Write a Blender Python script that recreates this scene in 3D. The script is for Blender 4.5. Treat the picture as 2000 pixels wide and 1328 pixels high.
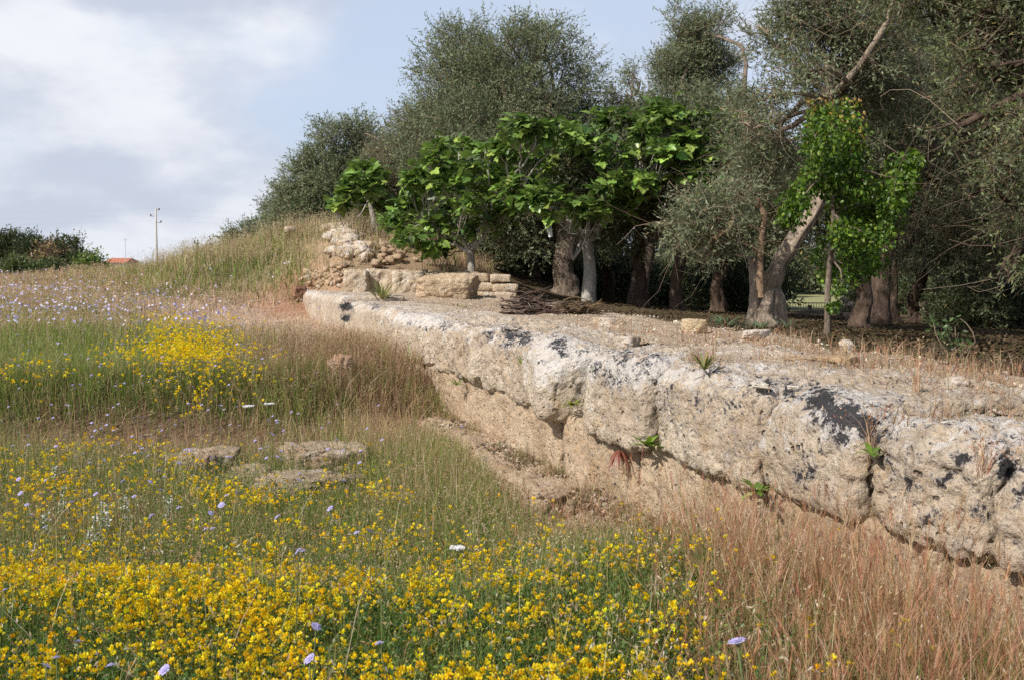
import bpy, math, random
import numpy as np
from mathutils import Vector, Matrix

for o in list(bpy.data.objects): bpy.data.objects.remove(o)
SC = bpy.context.scene
COL = SC.collection
RNG = np.random.default_rng(7)
random.seed(7)

# ------------------------------------------------------------------ camera
F = 2100.0; EYE = 1.8; HOR = 530.0
TH = math.atan((664 - HOR) / F)
cd = bpy.data.cameras.new('camera'); cam = bpy.data.objects.new('camera', cd); COL.objects.link(cam)
cam.location = (0, 0, EYE); cam.rotation_euler = (math.pi/2 - TH, 0, 0)
cd.sensor_width = 36; cd.lens = 36 * F / 2000; cd.clip_end = 3000; cd.clip_start = 0.05
cd.dof.use_dof = True; cd.dof.focus_distance = 10.0; cd.dof.aperture_fstop = 11.0
SC.camera = cam
CT, ST = math.cos(TH), math.sin(TH)

# ------------------------------------------------------------------ light
SUN_DIR = Vector((-0.74, -0.60, 0.84)).normalized()     # towards the sun
SUN_EL = math.asin(SUN_DIR.z); SUN_AZ = math.atan2(SUN_DIR.x, SUN_DIR.y)
sd = bpy.data.lights.new('sun', 'SUN'); sun = bpy.data.objects.new('sun', sd); COL.objects.link(sun)
sd.energy = 4.9; sd.angle = math.radians(1.2); sd.color = (1.0, 0.93, 0.83)
sun.rotation_euler = SUN_DIR.to_track_quat('Z', 'Y').to_euler()
SC.view_settings.view_transform = 'Standard'; SC.view_settings.look = 'None'
SC.view_settings.exposure = 0.1; SC.view_settings.gamma = 1
SC.cycles.max_bounces = 6; SC.cycles.transparent_max_bounces = 4
SC.cycles.use_denoising = False

class NT:
    """small node-graph helper"""
    def __init__(s, tree): s.t = tree; s.n = tree.nodes; s.l = tree.links
    def new(s, typ, **kw):
        n = s.n.new(typ)
        for k, v in kw.items(): setattr(n, k, v)
        return n
    def set(s, sock, v):
        if isinstance(v, bpy.types.NodeSocket): s.l.new(v, sock)
        elif v is not None:
            if isinstance(v, tuple) and len(v) == 3 and sock.type == 'RGBA': v = v + (1,)
            sock.default_value = v
    def math(s, op, a, b=None, c=None, clamp=False):
        n = s.new('ShaderNodeMath', operation=op); n.use_clamp = clamp
        s.set(n.inputs[0], a)
        if b is not None: s.set(n.inputs[1], b)
        if c is not None: s.set(n.inputs[2], c)
        return n.outputs[0]
    def mix(s, f, a, b):
        n = s.new('ShaderNodeMix', data_type='RGBA')
        s.set(n.inputs[0], f); s.set(n.inputs[6], a); s.set(n.inputs[7], b)
        return n.outputs[2]
    def ramp(s, v, lo, hi):
        n = s.new('ShaderNodeMapRange'); n.interpolation_type = 'SMOOTHSTEP'
        s.set(n.inputs[0], v); n.inputs[1].default_value = lo; n.inputs[2].default_value = hi
        return n.outputs[0]
    def noise(s, vec, scale, detail=4, rough=0.55, dist=0.0):
        n = s.new('ShaderNodeTexNoise'); s.set(n.inputs['Vector'], vec)
        n.inputs['Scale'].default_value = scale; n.inputs['Detail'].default_value = detail
        n.inputs['Roughness'].default_value = rough; n.inputs['Distortion'].default_value = dist
        return n.outputs[0]
    def voro(s, vec, scale, feature='F1'):
        n = s.new('ShaderNodeTexVoronoi', feature=feature); s.set(n.inputs['Vector'], vec)
        n.inputs['Scale'].default_value = scale
        return n.outputs['Distance']

# world: physical sky with broken cloud
W = bpy.data.worlds.new('World'); SC.world = W; W.use_nodes = True
t = NT(W.node_tree); t.n.clear()
sky = t.new('ShaderNodeTexSky', sky_type='NISHITA'); sky.sun_disc = False
sky.sun_elevation = SUN_EL; sky.sun_rotation = SUN_AZ; sky.dust_density = 2.0; sky.air_density = 1.0
tc = t.new('ShaderNodeTexCoord'); sx = t.new('ShaderNodeSeparateXYZ'); t.l.new(tc.outputs['Generated'], sx.inputs[0])
az = t.math('ARCTAN2', sx.outputs[0], sx.outputs[1]); el = t.math('ARCSINE', sx.outputs[2])
def comb(a, b, c=0.0):
    n = t.new('ShaderNodeCombineXYZ'); t.set(n.inputs[0], a); t.set(n.inputs[1], b); t.set(n.inputs[2], c); return n.outputs[0]
vec = comb(az, t.math('MULTIPLY', el, 1.9))
def blob(px, py, rx, ry, amp):
    a0 = math.atan((px-1000)/F); e0 = math.atan((HOR-py)/F)
    da = t.math('DIVIDE', t.math('SUBTRACT', az, a0), rx/F); de = t.math('DIVIDE', t.math('SUBTRACT', el, e0), ry/F)
    d2 = t.math('ADD', t.math('MULTIPLY', da, da), t.math('MULTIPLY', de, de))
    return t.math('MULTIPLY', t.math('EXPONENT', t.math('MULTIPLY', d2, -1.0)), amp)
n1 = t.noise(vec, 5.5, 7, 0.5, 0.15); n2 = t.noise(vec, 15, 5, 0.5, 0.1)
mask = t.math('ADD', t.math('MULTIPLY', n1, 1.2), t.math('MULTIPLY', n2, 0.35))
mask = t.math('SUBTRACT', mask, 0.46)
# more cloud to the left, a clear lane in the middle
mask = t.math('ADD', mask, t.math('MULTIPLY', t.ramp(az, math.atan(0/F), math.atan(-820/F)), 0.40))
mask = t.math('SUBTRACT', mask, blob(760, 150, 170, 260, 0.22))
mask = t.math('ADD', mask, blob(1250, 190, 300, 130, 0.22))
dens = t.ramp(mask, 0.22, 0.72)
hl = t.noise(vec, 7.0, 6, 0.5, 0.15)
bright = t.math('ADD', blob(120, 110, 260, 60, 0.75), blob(560, 90, 90, 60, 0.30))
bright = t.math('ADD', bright, blob(420, 190, 150, 45, 0.35))
bright = t.math('ADD', bright, t.math('MULTIPLY', t.ramp(hl, .36, .64), 0.55))
bright = t.math('ADD', bright, t.math('MULTIPLY', t.ramp(t.noise(vec, 13, 5, 0.55, 0.1), .33, .67), 0.26))
bright = t.math('SUBTRACT', bright, blob(330, 0, 460, 52, 0.55))
cb = t.ramp(bright, 0.10, 1.0)
cloudc = t.mix(cb, (5.7, 6.2, 7.3), (8.7, 8.85, 9.3))
veil = t.mix(0.68, sky.outputs[0], (6.9, 7.95, 9.9))
skyc = t.mix(t.math('MULTIPLY', dens, 0.92), veil, cloudc)
skyc = t.mix(t.ramp(el, 0.30, 0.65), skyc, sky.outputs[0])   # unseen sky above the frame made clear blue to lower ambient light
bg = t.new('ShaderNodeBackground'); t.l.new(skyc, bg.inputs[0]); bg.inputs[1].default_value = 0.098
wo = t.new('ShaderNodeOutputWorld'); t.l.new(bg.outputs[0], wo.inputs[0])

# ------------------------------------------------------------------ maths helpers
def at(px, py, Y):
    dx = (px-1000)/F; dy = (664-py)/F
    d = np.array([dx, CT + dy*ST, -ST + dy*CT]); k = Y/d[1]
    return np.array([0, 0, EYE]) + k*d
def proj(P):
    x, y, z = P[..., 0], P[..., 1], P[..., 2]-EYE
    dep = y*CT - z*ST; up = y*ST + z*CT
    dep = np.maximum(dep, 0.01)
    return 1000 + F*x/dep, 664 - F*up/dep
def sm(x, a, b):
    t_ = np.clip((x-a)/(b-a), 0, 1); return t_*t_*(3-2*t_)
_p = np.random.default_rng(3).permutation(256); PERM = np.concatenate([_p, _p]).astype(np.int64)
_g = np.random.default_rng(4).normal(size=(256, 3)); GRAD = _g/np.linalg.norm(_g, axis=1)[:, None]
def pn(P, seed=0):
    P = np.asarray(P, float) + seed*17.31
    i = np.floor(P).astype(np.int64); f = P - i; u = f*f*f*(f*(f*6-15)+10); i &= 255
    r = 0
    for a in (0, 1):
        for b in (0, 1):
            for c in (0, 1):
                h = PERM[(PERM[(PERM[(i[..., 0]+a) & 255] + i[..., 1]+b) & 255] + i[..., 2]+c) & 255]
                g = GRAD[h]
                dot = g[..., 0]*(f[..., 0]-a) + g[..., 1]*(f[..., 1]-b) + g[..., 2]*(f[..., 2]-c)
                w = (u[..., 0] if a else 1-u[..., 0])*(u[..., 1] if b else 1-u[..., 1])*(u[..., 2] if c else 1-u[..., 2])
                r = r + w*dot
    return r*1.5
def fbm(P, oct=4, seed=0, gain=0.5):
    P = np.asarray(P, float); a = 1; r = 0; s = 0
    for k in range(oct):
        r = r + a*pn(P*2**k, seed+k*3); s += a; a *= gain
    return r/s*1.4
def pn2(x, y, sc, oct=3, seed=0):
    return fbm(np.stack([x*sc, y*sc, np.zeros_like(x)], -1), oct, seed)
def worley(P, seed=0):
    P = np.asarray(P, float); i = np.floor(P).astype(np.int64); best = np.full(P.shape[:-1], 9.0)
    for a in (-1, 0, 1):
        for b in (-1, 0, 1):
            for c in (-1, 0, 1):
                q = i + np.array([a, b, c]); m = q & 255
                h = PERM[(PERM[(PERM[m[..., 0]] + m[..., 1]) & 255] + m[..., 2] + seed) & 255]
                pt = q + 0.5 + 0.45*GRAD[h]
                best = np.minimum(best, np.linalg.norm(P-pt, axis=-1))
    return best

# wall frame: L = distance out from the eye line, T = along the wall
NX, NY = 1/1.0496, 0.319/1.0496
def wl(L, T, z=0.0):
    L = np.asarray(L, float); T = np.asarray(T, float)
    return np.stack([L*NX - T*NY, L*NY + T*NX, np.zeros_like(L)+np.zeros_like(T)+z], -1)
def TY(Y, L=3.0): return (Y - L*NY)/NX
def LOF(x, y): return x*NX + y*NY

# ------------------------------------------------------------------ terrain
RIDGE = np.array([(-26, 46, .15), (-17, 39, .48), (-14, 37, .70), (-10.5, 34.5, .92), (-8.8, 33.3, 1.18), (-7.0, 32, 1.65), (-5.3, 31, 2.25), (-3.9, 30.3, 2.2), (-2.2, 29.6, 1.0), (-0.6, 29.5, .25)])
def back_edge(T):
    return np.interp(T, [-4, 4.5, 7.5, 11, 15, 22, 30], [4.6, 4.75, 5.3, 6.0, 6.5, 7.0, 7.0])
def terrain(x, y):
    x = np.asarray(x, float); y = np.asarray(y, float)
    L = LOF(x, y)
    # left side of the wall
    plat = 0.24*(1-sm(y, 4.0+1.2*sm(L, 1.2, 2.4), 5.4+1.2*sm(L, 1.2, 2.4)))
    yb = np.interp(L, [-9, -1.5, 1.3, 2.2, 3], [9.5, 10.1, 10.6, 11.4, 12.0])
    left = plat - .09*sm(L, 1.7, 2.5)*sm(y, 6.3, 7.3)*(1-sm(y, 11, 12)) + 0.52*sm(y-yb-.35*(1-sm(L, .5, 2)), 0, 1.0+.4*sm(L, .8, 2.2)) + (.20-.08*sm(L, .5, 2.2))*sm(y, 13, 18) + .22*sm(y, 19, 26)*(1-sm(L, .3, 2.2))
    pass
    # mound
    best = np.zeros_like(x)
    for i in range(len(RIDGE)-1):
        a = RIDGE[i]; b = RIDGE[i+1]; ab = b[:2]-a[:2]
        tt = np.clip(((x-a[0])*ab[0] + (y-a[1])*ab[1])/(ab@ab), 0, 1)
        dx = x-(a[0]+tt*ab[0]); dy = y-(a[1]+tt*ab[1]); d = np.hypot(dx, dy)
        h = a[2] + tt*(b[2]-a[2]); wdt = 4.2 + 1.2*h
        best = np.maximum(best, h*(1-sm(d, 0.2, wdt*1.05)))
    grove = 1.13 - 0.058*np.clip(L-6.5, 0, 17)
    rise = 0.12*sm(y, 17, 25)
    behind = np.where(L > 6.5, grove, 1.13) + rise*(1-sm(L, 8, 12))
    k = sm(L, 3.35, 3.9)*(1-sm(y, 26, 30)*(1-sm(L, 8.5, 10.5)))
    z = left*(1-k) + behind*k + best
    z = z + 0.03*pn2(x, y, 0.6, 3, 2)*(1+sm(y, 10, 30)) + 0.05*pn2(x, y, .12, 2, 5)*sm(y, 20, 60)
    return z

# ------------------------------------------------------------------ mesh buffer
class Buf:
    def __init__(s): s.V = []; s.C = []; s.F = []; s.M = []; s.n = 0; s.X = []
    def add(s, v, faces, col=None, mat=0, extra=None):
        v = np.asarray(v, np.float32).reshape(-1, 3); n = len(v)
        if col is None: col = (1, 1, 1)
        c = np.asarray(col, np.float32)
        if c.ndim == 1: c = np.broadcast_to(c, (n, 3))
        s.V.append(v); s.C.append(c)
        s.X.append(np.zeros((n, 2), np.float32) if extra is None else np.asarray(extra, np.float32))
        if not isinstance(faces, (list, tuple)): faces = [faces]
        for f in faces:
            f = np.asarray(f, np.int64); s.F.append(f+s.n); s.M.append(mat)
        s.n += n
    def mesh(s, name, mats, smooth=False, origin=None, lichen=False):
        V = np.concatenate(s.V); C = np.concatenate(s.C)
        if origin is not None: V = V - np.asarray(origin, np.float32)
        lt = np.concatenate([np.full(len(f), f.shape[1]) for f in s.F])
        mi = np.concatenate([np.full(len(f), m) for f, m in zip(s.F, s.M)])
        li = np.concatenate([f.ravel() for f in s.F])
        me = bpy.data.meshes.new(name)
        me.vertices.add(len(V)); me.vertices.foreach_set('co', V.ravel().astype(np.float32))
        me.loops.add(len(li)); me.loops.foreach_set('vertex_index', li.astype(np.int32))
        me.polygons.add(len(lt)); ls = np.concatenate([[0], np.cumsum(lt)[:-1]])
        me.polygons.foreach_set('loop_start', ls.astype(np.int32)); me.polygons.foreach_set('loop_total', lt.astype(np.int32))
        for m in (mats if isinstance(mats, (list, tuple)) else [mats]): me.materials.append(m)
        me.polygons.foreach_set('material_index', mi.astype(np.int32))
        me.polygons.foreach_set('use_smooth', np.full(len(lt), smooth))
        a = me.color_attributes.new('Col', 'FLOAT_COLOR', 'POINT')
        a.data.foreach_set('color', np.concatenate([C, np.ones((len(C), 1))], 1).astype(np.float32).ravel())
        if lichen:
            X = np.concatenate(s.X)
            a = me.color_attributes.new('Lich', 'FLOAT_COLOR', 'POINT')
            a.data.foreach_set('color', np.concatenate([X, np.zeros((len(X), 1)), np.ones((len(X), 1))], 1).astype(np.float32).ravel())
        me.update(); me.validate()
        return me
def link(name, me, parent=None, loc=(0, 0, 0)):
    o = bpy.data.objects.new(name, me); COL.objects.link(o)
    if parent is not None: o.parent = parent
    o.location = loc
    return o
def tag(o, label=None, cat=None, group=None, kind=None):
    if label:
        o['label'] = label
        if len(label.split()) > 16: print('LONG', len(label.split()), label)
    if cat: o['category'] = cat
    if group: o['group'] = group
    if kind: o['kind'] = kind
    return o
def empty(name, loc, label=None, cat=None, group=None):
    o = bpy.data.objects.new(name, None); COL.objects.link(o); o.location = tuple(float(v) for v in loc)
    o.empty_display_size = 0.2
    return tag(o, label, cat, group)
def copy_tree(o, parent=None):
    c = o.copy(); COL.objects.link(c); c.parent = parent
    for ch in [q for q in o.children]:
        copy_tree(ch, c)
    return c

# ------------------------------------------------------------------ materials
def base_mat(name):
    m = bpy.data.materials.new(name); m.use_nodes = True; g = NT(m.node_tree)
    b = m.node_tree.nodes['Principled BSDF']; return m, g, b
def attr(g, name='Col'):
    a = g.new('ShaderNodeAttribute'); a.attribute_name = name; return a.outputs['Color']
def leaf_mat(name, rough=0.5, transl=0.3, under=None, spec=0.4):
    m, g, b = base_mat(name); c = attr(g); col = c
    if under:
        geo = g.new('ShaderNodeNewGeometry'); col = g.mix(g.math('MULTIPLY', geo.outputs['Backfacing'], under[1]), c, under[0])
    g.set(b.inputs['Base Color'], col); b.inputs['Roughness'].default_value = rough
    b.inputs['Specular IOR Level'].default_value = spec
    tr = g.new('ShaderNodeBsdfTranslucent')
    hs = g.new('ShaderNodeHueSaturation'); hs.inputs['Saturation'].default_value = 1.15; hs.inputs['Value'].default_value = 1.25
    g.l.new(col, hs.inputs['Color']); g.l.new(hs.outputs[0], tr.inputs[0])
    mx = g.new('ShaderNodeMixShader'); mx.inputs[0].default_value = transl
    g.l.new(b.outputs[0], mx.inputs[1]); g.l.new(tr.outputs[0], mx.inputs[2])
    g.l.new(mx.outputs[0], m.node_tree.nodes['Material Output'].inputs[0])
    return m
def plain_mat(name, rough=0.85, spec=0.2, vary=0.0, bump=0.0, bscale=30):
    m, g, b = base_mat(name); c = attr(g)
    geo = g.new('ShaderNodeNewGeometry')
    if vary:
        n = g.noise(geo.outputs['Position'], bscale*0.4, 5, 0.65)
        c = g.mix(g.ramp(n, 0.35, 0.75), c, g.mix(vary, c, (0.02, 0.015, 0.01)))
    g.set(b.inputs['Base Color'], c); b.inputs['Roughness'].default_value = rough; b.inputs['Specular IOR Level'].default_value = spec
    if bump:
        bp = g.new('ShaderNodeBump'); bp.inputs['Strength'].default_value = bump; bp.inputs['Distance'].default_value = 0.02
        g.set(bp.inputs['Height'], g.noise(geo.outputs['Position'], bscale, 6, 0.7)); g.l.new(bp.outputs[0], b.inputs['Normal'])
    return m
def rock_mat():
    m, g, b = base_mat('limestone')
    geo = g.new('ShaderNodeNewGeometry'); P = geo.outputs['Position']
    at_ = g.new('ShaderNodeAttribute'); at_.attribute_name = 'Lich'
    sep = g.new('ShaderNodeSeparateXYZ'); g.l.new(at_.outputs['Vector'], sep.inputs[0]); blk, wht = sep.outputs[0], sep.outputs[1]
    tint = attr(g)
    n_big = g.noise(P, 1.6, 5, 0.6); n_mid = g.noise(P, 7, 6, 0.65); n_fine = g.noise(P, 38, 6, 0.7); n_lic = g.noise(P, 11, 8, 0.72, 0.6)
    c = g.mix(g.ramp(n_big, 0.35, 0.68), (0.54, 0.435, 0.32), (0.68, 0.59, 0.475))
    c = g.mix(g.math('MULTIPLY', g.ramp(n_mid, 0.54, 0.66), 0.55), c, (0.54, 0.38, 0.22))       # ochre
    mpz = g.new('ShaderNodeMapping'); mpz.inputs['Scale'].default_value = (1, 1, 0.28); g.l.new(P, mpz.inputs[0])
    run = g.noise(mpz.outputs[0], 9, 6, 0.65, 0.4)                                            # runnels down the face
    c = g.mix(g.math('MULTIPLY', g.ramp(run, 0.52, 0.66), 0.45), c, (0.36, 0.28, 0.21))
    holes = g.math('MULTIPLY', g.ramp(g.voro(P, 13), 0.24, 0.10), g.ramp(g.noise(P, 3.1, 4, 0.6), 0.48, 0.60))
    c = g.mix(g.math('MULTIPLY', holes, 0.75), c, (0.13, 0.095, 0.07))                       # solution holes
    c = g.mix(g.math('MULTIPLY', g.ramp(g.noise(P, 4.3, 7, 0.7), 0.48, 0.62), 0.5), c, (0.40, 0.33, 0.28))  # grey crust
    c = g.mix(g.math('MULTIPLY', g.ramp(n_fine, 0.52, 0.64), 0.5), c, (0.27, 0.20, 0.14))       # dirt
    c = g.mix(g.math('MULTIPLY', g.ramp(g.noise(P, 75, 5, 0.75), 0.54, 0.61), 0.40), c, (0.16, 0.12, 0.09))   # small pits
    c = g.mix(g.math('MULTIPLY', g.ramp(g.noise(P, 22, 6, 0.75), 0.57, 0.66), 0.5), c, (0.68, 0.62, 0.53))
    # white lichen
    wn = g.math('ADD', g.math('MULTIPLY', g.noise(P, 6, 8, 0.72, 0.3), 0.7), g.math('MULTIPLY', n_fine, 0.3))
    wm = g.ramp(g.math('ADD', wn, g.math('MULTIPLY', wht, 0.20)), 0.575, 0.64)
    c = g.mix(g.math('MULTIPLY', wm, 0.68), c, (0.72, 0.70, 0.68))
    # black lichen: crisp patches
    bm_ = g.math('ADD', g.math('MULTIPLY', n_lic, 0.50), g.math('MULTIPLY', g.noise(P, 27, 7, 0.75, 0.2), 0.50))
    bk = g.ramp(g.math('ADD', bm_, g.math('MULTIPLY', blk, 0.170)), 0.600, 0.622)
    halo = g.ramp(g.math('ADD', bm_, g.math('MULTIPLY', blk, 0.170)), 0.555, 0.60)
    c = g.mix(g.math('MULTIPLY', halo, 0.5), c, (0.27, 0.27, 0.30))
    c = g.mix(g.math('MULTIPLY', bk, 0.93), c, (0.03, 0.03, 0.036))
    mulv = g.new('ShaderNodeMix', data_type='RGBA', blend_type='MULTIPLY'); mulv.inputs[0].default_value = 1
    g.l.new(c, mulv.inputs[6]); g.l.new(tint, mulv.inputs[7])
    g.l.new(mulv.outputs[2], b.inputs['Base Color']); b.inputs['Roughness'].default_value = 0.92; b.inputs['Specular IOR Level'].default_value = 0.15
    pits = g.ramp(g.voro(P, 26), 0.0, 0.42)
    h = g.math('ADD', g.math('MULTIPLY', n_mid, 1.2), g.math('MULTIPLY', n_fine, 0.8)); h = g.math('ADD', h, g.math('MULTIPLY', pits, 0.35))
    h = g.math('ADD', h, g.math('MULTIPLY', g.noise(P, 120, 4, 0.7), 0.25)); h = g.math('SUBTRACT', h, g.math('MULTIPLY', holes, 0.9)); h = g.math('SUBTRACT', h, g.math('MULTIPLY', run, 0.6))
    bp = g.new('ShaderNodeBump'); bp.inputs['Strength'].default_value = 0.95; bp.inputs['Distance'].default_value = 0.04
    g.l.new(h, bp.inputs['Height']); g.l.new(bp.outputs[0], b.inputs['Normal'])
    return m
def ground_mat():
    m, g, b = base_mat('soil_ground'); geo = g.new('ShaderNodeNewGeometry'); P = geo.outputs['Position']
    c = attr(g); n = g.noise(P, 9, 8, 0.7); n2 = g.noise(P, 60, 5, 0.7)
    c2 = g.mix(g.ramp(n, 0.35, 0.7), c, g.mix(0.35, c, (0.30, 0.24, 0.15)))
    c3 = g.mix(g.math('MULTIPLY', g.ramp(n2, 0.45, 0.7), 0.5), c2, g.mix(0.5, c2, (0.01, 0.008, 0.005)))
    g.l.new(c3, b.inputs['Base Color']); b.inputs['Roughness'].default_value = 0.95; b.inputs['Specular IOR Level'].default_value = 0.1
    bp = g.new('ShaderNodeBump'); bp.inputs['Strength'].default_value = 0.8; bp.inputs['Distance'].default_value = 0.04
    g.l.new(g.math('ADD', n, g.math('MULTIPLY', n2, 0.4)), bp.inputs['Height']); g.l.new(bp.outputs[0], b.inputs['Normal'])
    return m
def bark_mat(name, c0, c1, sc=9):
    m, g, b = base_mat(name); geo = g.new('ShaderNodeNewGeometry')
    mp = g.new('ShaderNodeMapping'); mp.inputs['Scale'].default_value = (1, 1, 0.3); g.l.new(geo.outputs['Position'], mp.inputs[0])
    n = g.noise(mp.outputs[0], sc, 8, 0.7, 0.6); n2 = g.noise(mp.outputs[0], sc*5, 5, 0.7)
    c = g.mix(g.ramp(n, 0.32, 0.66), c0, c1); c = g.mix(g.math('MULTIPLY', g.ramp(n2, 0.5, 0.7), 0.55), c, (0.03, 0.022, 0.016))
    g.l.new(c, b.inputs['Base Color']); b.inputs['Roughness'].default_value = 0.95; b.inputs['Specular IOR Level'].default_value = 0.1
    bp = g.new('ShaderNodeBump'); bp.inputs['Strength'].default_value = 1.0; bp.inputs['Distance'].default_value = 0.05
    g.l.new(g.math('ADD', n, g.math('MULTIPLY', n2, 0.5)), bp.inputs['Height']); g.l.new(bp.outputs[0], b.inputs['Normal'])
    return m
M_ROCK = rock_mat(); M_GROUND = ground_mat()
M_OLIVE = leaf_mat('olive_leaf', 0.5, 0.32, ((0.20, 0.24, 0.15), 0.55), 0.3)
M_GRASS = leaf_mat('grass_blade', 0.6, 0.35, None, 0.2)
M_FIG = leaf_mat('fig_leaf', 0.36, 0.25, ((0.16, 0.24, 0.08), 0.6), 0.5)
M_LEAF = leaf_mat('green_leaf', 0.42, 0.32, None, 0.4)
M_PETAL = leaf_mat('petal', 0.6, 0.3, None, 0.2)
M_TWIG = plain_mat('twig', 0.9, 0.1)
M_BARK = bark_mat('olive_bark', (0.10, 0.075, 0.06), (0.30, 0.24, 0.19))
M_BARKD = bark_mat('dark_bark', (0.055, 0.04, 0.032), (0.17, 0.12, 0.09))
M_FIGB = bark_mat('fig_bark', (0.26, 0.24, 0.21), (0.50, 0.47, 0.42), 6)
M_PLAIN = plain_mat('painted', 0.8, 0.2, 0.3, 0.2, 12)

# ------------------------------------------------------------------ ground sheet
def spaced(knots):
    out = [knots[0][0]]
    for (a, b, st) in knots:
        n = max(1, int(round((b-a)/st))); out += list(a + (b-a)*np.arange(1, n+1)/n)
    return np.array(out)
gx = spaced([(-1400, -200, 100), (-200, -40, 8), (-40, -14, 1), (-14, 14, .14), (14, 40, 1), (40, 200, 8), (200, 1400, 100)])
gy = spaced([(-1000, -50, 95), (-50, 0, 5), (0, 2, .25), (2, 16, .10), (16, 38, .16), (38, 60, .6), (60, 200, 6), (200, 2400, 110)])
GX, GY = np.meshgrid(gx, gy); Z = terrain(GX, GY)
LL = LOF(GX, GY)
fine = (np.abs(GX) < 14) & (GY > 0) & (GY < 38)
Z = Z + np.where(fine, 0.018*pn2(GX, GY, 4, 3, 9), 0)
gv = np.stack([GX, GY, Z], -1).reshape(-1, 3)
ppx, ppy = proj(gv); ppx = ppx.reshape(GX.shape); ppy = ppy.reshape(GX.shape)
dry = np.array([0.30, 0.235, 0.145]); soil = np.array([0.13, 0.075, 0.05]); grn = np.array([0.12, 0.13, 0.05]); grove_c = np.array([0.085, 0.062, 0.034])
gcol = np.zeros(GX.shape+(3,)) + dry
def blend(c, m): 
    global gcol
    m = np.clip(m, 0, 1)[..., None]; gcol = gcol*(1-m) + np.array(c)*m
nz = pn2(GX, GY, .5, 4, 11)
blend(grn, sm(nz, -.2, .4)*(GY < 200))
blend((0.10, 0.085, 0.045), (1-sm(GY, 9, 10.5)))
yb = np.interp(LL, [-9, -1.5, 1.3, 2.2, 3], [9.5, 10.1, 10.6, 11.4, 12.0])
blend(soil, (sm(GY-yb, -1.0, 0.0)*(1-sm(GY-yb, 1.2, 1.9)))*0.95)
# bare pale strip beside the far end of the wall, reddish earth at the foot of the mound
d = np.hypot((GX+5.2)/4.0, (GY-24.0)/2.2); blend((0.40, 0.29, 0.21), (1-sm(d, .5, 1.2))*(LL < 3.2))
d = np.hypot((GX+4.9)/1.4, (GY-25.8)/1.6); blend((0.34, 0.19, 0.12), (1-sm(d+nz*.3, .6, 1.1)))
blend((.12, .085, .05), (GX > -3.4)*(GX < 6)*(GY > 25)*(GY < 37)*1.0)
d = np.hypot((GX+2.6)/2.6, (GY-27.6)/3.0); blend((0.38, 0.27, 0.18), (1-sm(d+nz*.3, .7, 1.1)))
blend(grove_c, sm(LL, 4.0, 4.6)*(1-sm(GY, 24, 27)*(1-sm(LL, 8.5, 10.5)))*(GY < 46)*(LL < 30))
blend((0.30, 0.31, 0.15), sm(LL, 5, 6)*sm(GY, 44, 47))
ny, nx = GX.shape; idx = np.arange(nx*ny).reshape(ny, nx)
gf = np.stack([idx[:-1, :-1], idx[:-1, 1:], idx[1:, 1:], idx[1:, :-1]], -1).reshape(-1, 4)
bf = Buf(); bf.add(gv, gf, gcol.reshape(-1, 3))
tag(link('ground', bf.mesh('ground', M_GROUND, True)), 'grassy field, trench and shaded grove floor', 'ground', kind='structure')

# ------------------------------------------------------------------ rocks
def rounded(half, r, res, rfun=None):
    """welded rounded box: returns verts, quads, outward dirs (local, centred)"""
    half = np.array(half, float); V = []; Fs = []; n0 = 0
    for ax in range(3):
        for sg in (-1, 1):
            a, b = [i for i in range(3) if i != ax]
            na = max(3, int(2*half[a]/res)); nb = max(3, int(2*half[b]/res))
            A, B = np.meshgrid(np.linspace(-1, 1, na+1), np.linspace(-1, 1, nb+1), indexing='ij')
            p = np.zeros(A.shape+(3,)); p[..., a] = A; p[..., b] = B; p[..., ax] = sg
            ii = np.arange(A.size).reshape(A.shape)
            f = np.stack([ii[:-1, :-1], ii[1:, :-1], ii[1:, 1:], ii[:-1, 1:]], -1).reshape(-1, 4)
            if (sg > 0) == (ax == 1): f = f[:, ::-1]
            V.append(p.reshape(-1, 3)); Fs.append(f+n0); n0 += A.size
    V = np.concatenate(V); Fs = np.concatenate(Fs)
    key = np.round(V*1e5).astype(np.int64); _, first, inv = np.unique(key, axis=0, return_index=True, return_inverse=True)
    V = V[first]; Fs = inv.ravel()[Fs]
    P = V*half; rr = np.full(len(V), r) if rfun is None else rfun(V)
    rr = np.minimum(rr, half.min()*0.98)[:, None]
    q = np.clip(P, -(half-rr), half-rr); d = P-q; d /= np.maximum(np.linalg.norm(d, axis=1), 1e-6)[:, None]
    return q + rr*d, Fs, d
BLACK = [(1605,785,55,.9),(1640,812,60,1.0),(1695,835,50,.9),(1560,770,35,.6),(1640,850,40,.6),(1500,752,30,.75),(1545,760,26,.75),(1470,760,30,.4),
         (1730,790,35,.3),(1165,715,18,.9),(1195,745,30,.8),(1215,700,35,.6),(1260,712,40,.6),(1230,745,40,.4),(1180,730,20,.9),(1310,790,40,.5),(1370,790,45,.35),
         (1970,915,40,1.0),(1990,960,35,1.0),(1880,895,30,.8),(1780,945,45,.6),(1850,950,60,.4),(1575,920,35,.6),(1590,880,40,.4),(1330,830,60,.25),(1420,800,60,.3),
         (1085,672,22,.8),(1100,690,18,.6),(1000,655,30,1.0),(1020,662,25,1.0),(990,668,25,.7),(960,650,28,.6),(870,640,16,.7),(800,632,10,.6),(835,645,9,.7),(678,600,14,1.6),(676,622,12,1.5),
         (1900,1000,50,.35),(1740,900,50,.45),(1820,1010,40,.5),(735,600,14,.6),(1060,700,20,.4),(1130,760,18,.3),(1450,870,40,.25),(780,640,12,.4)]
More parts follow.
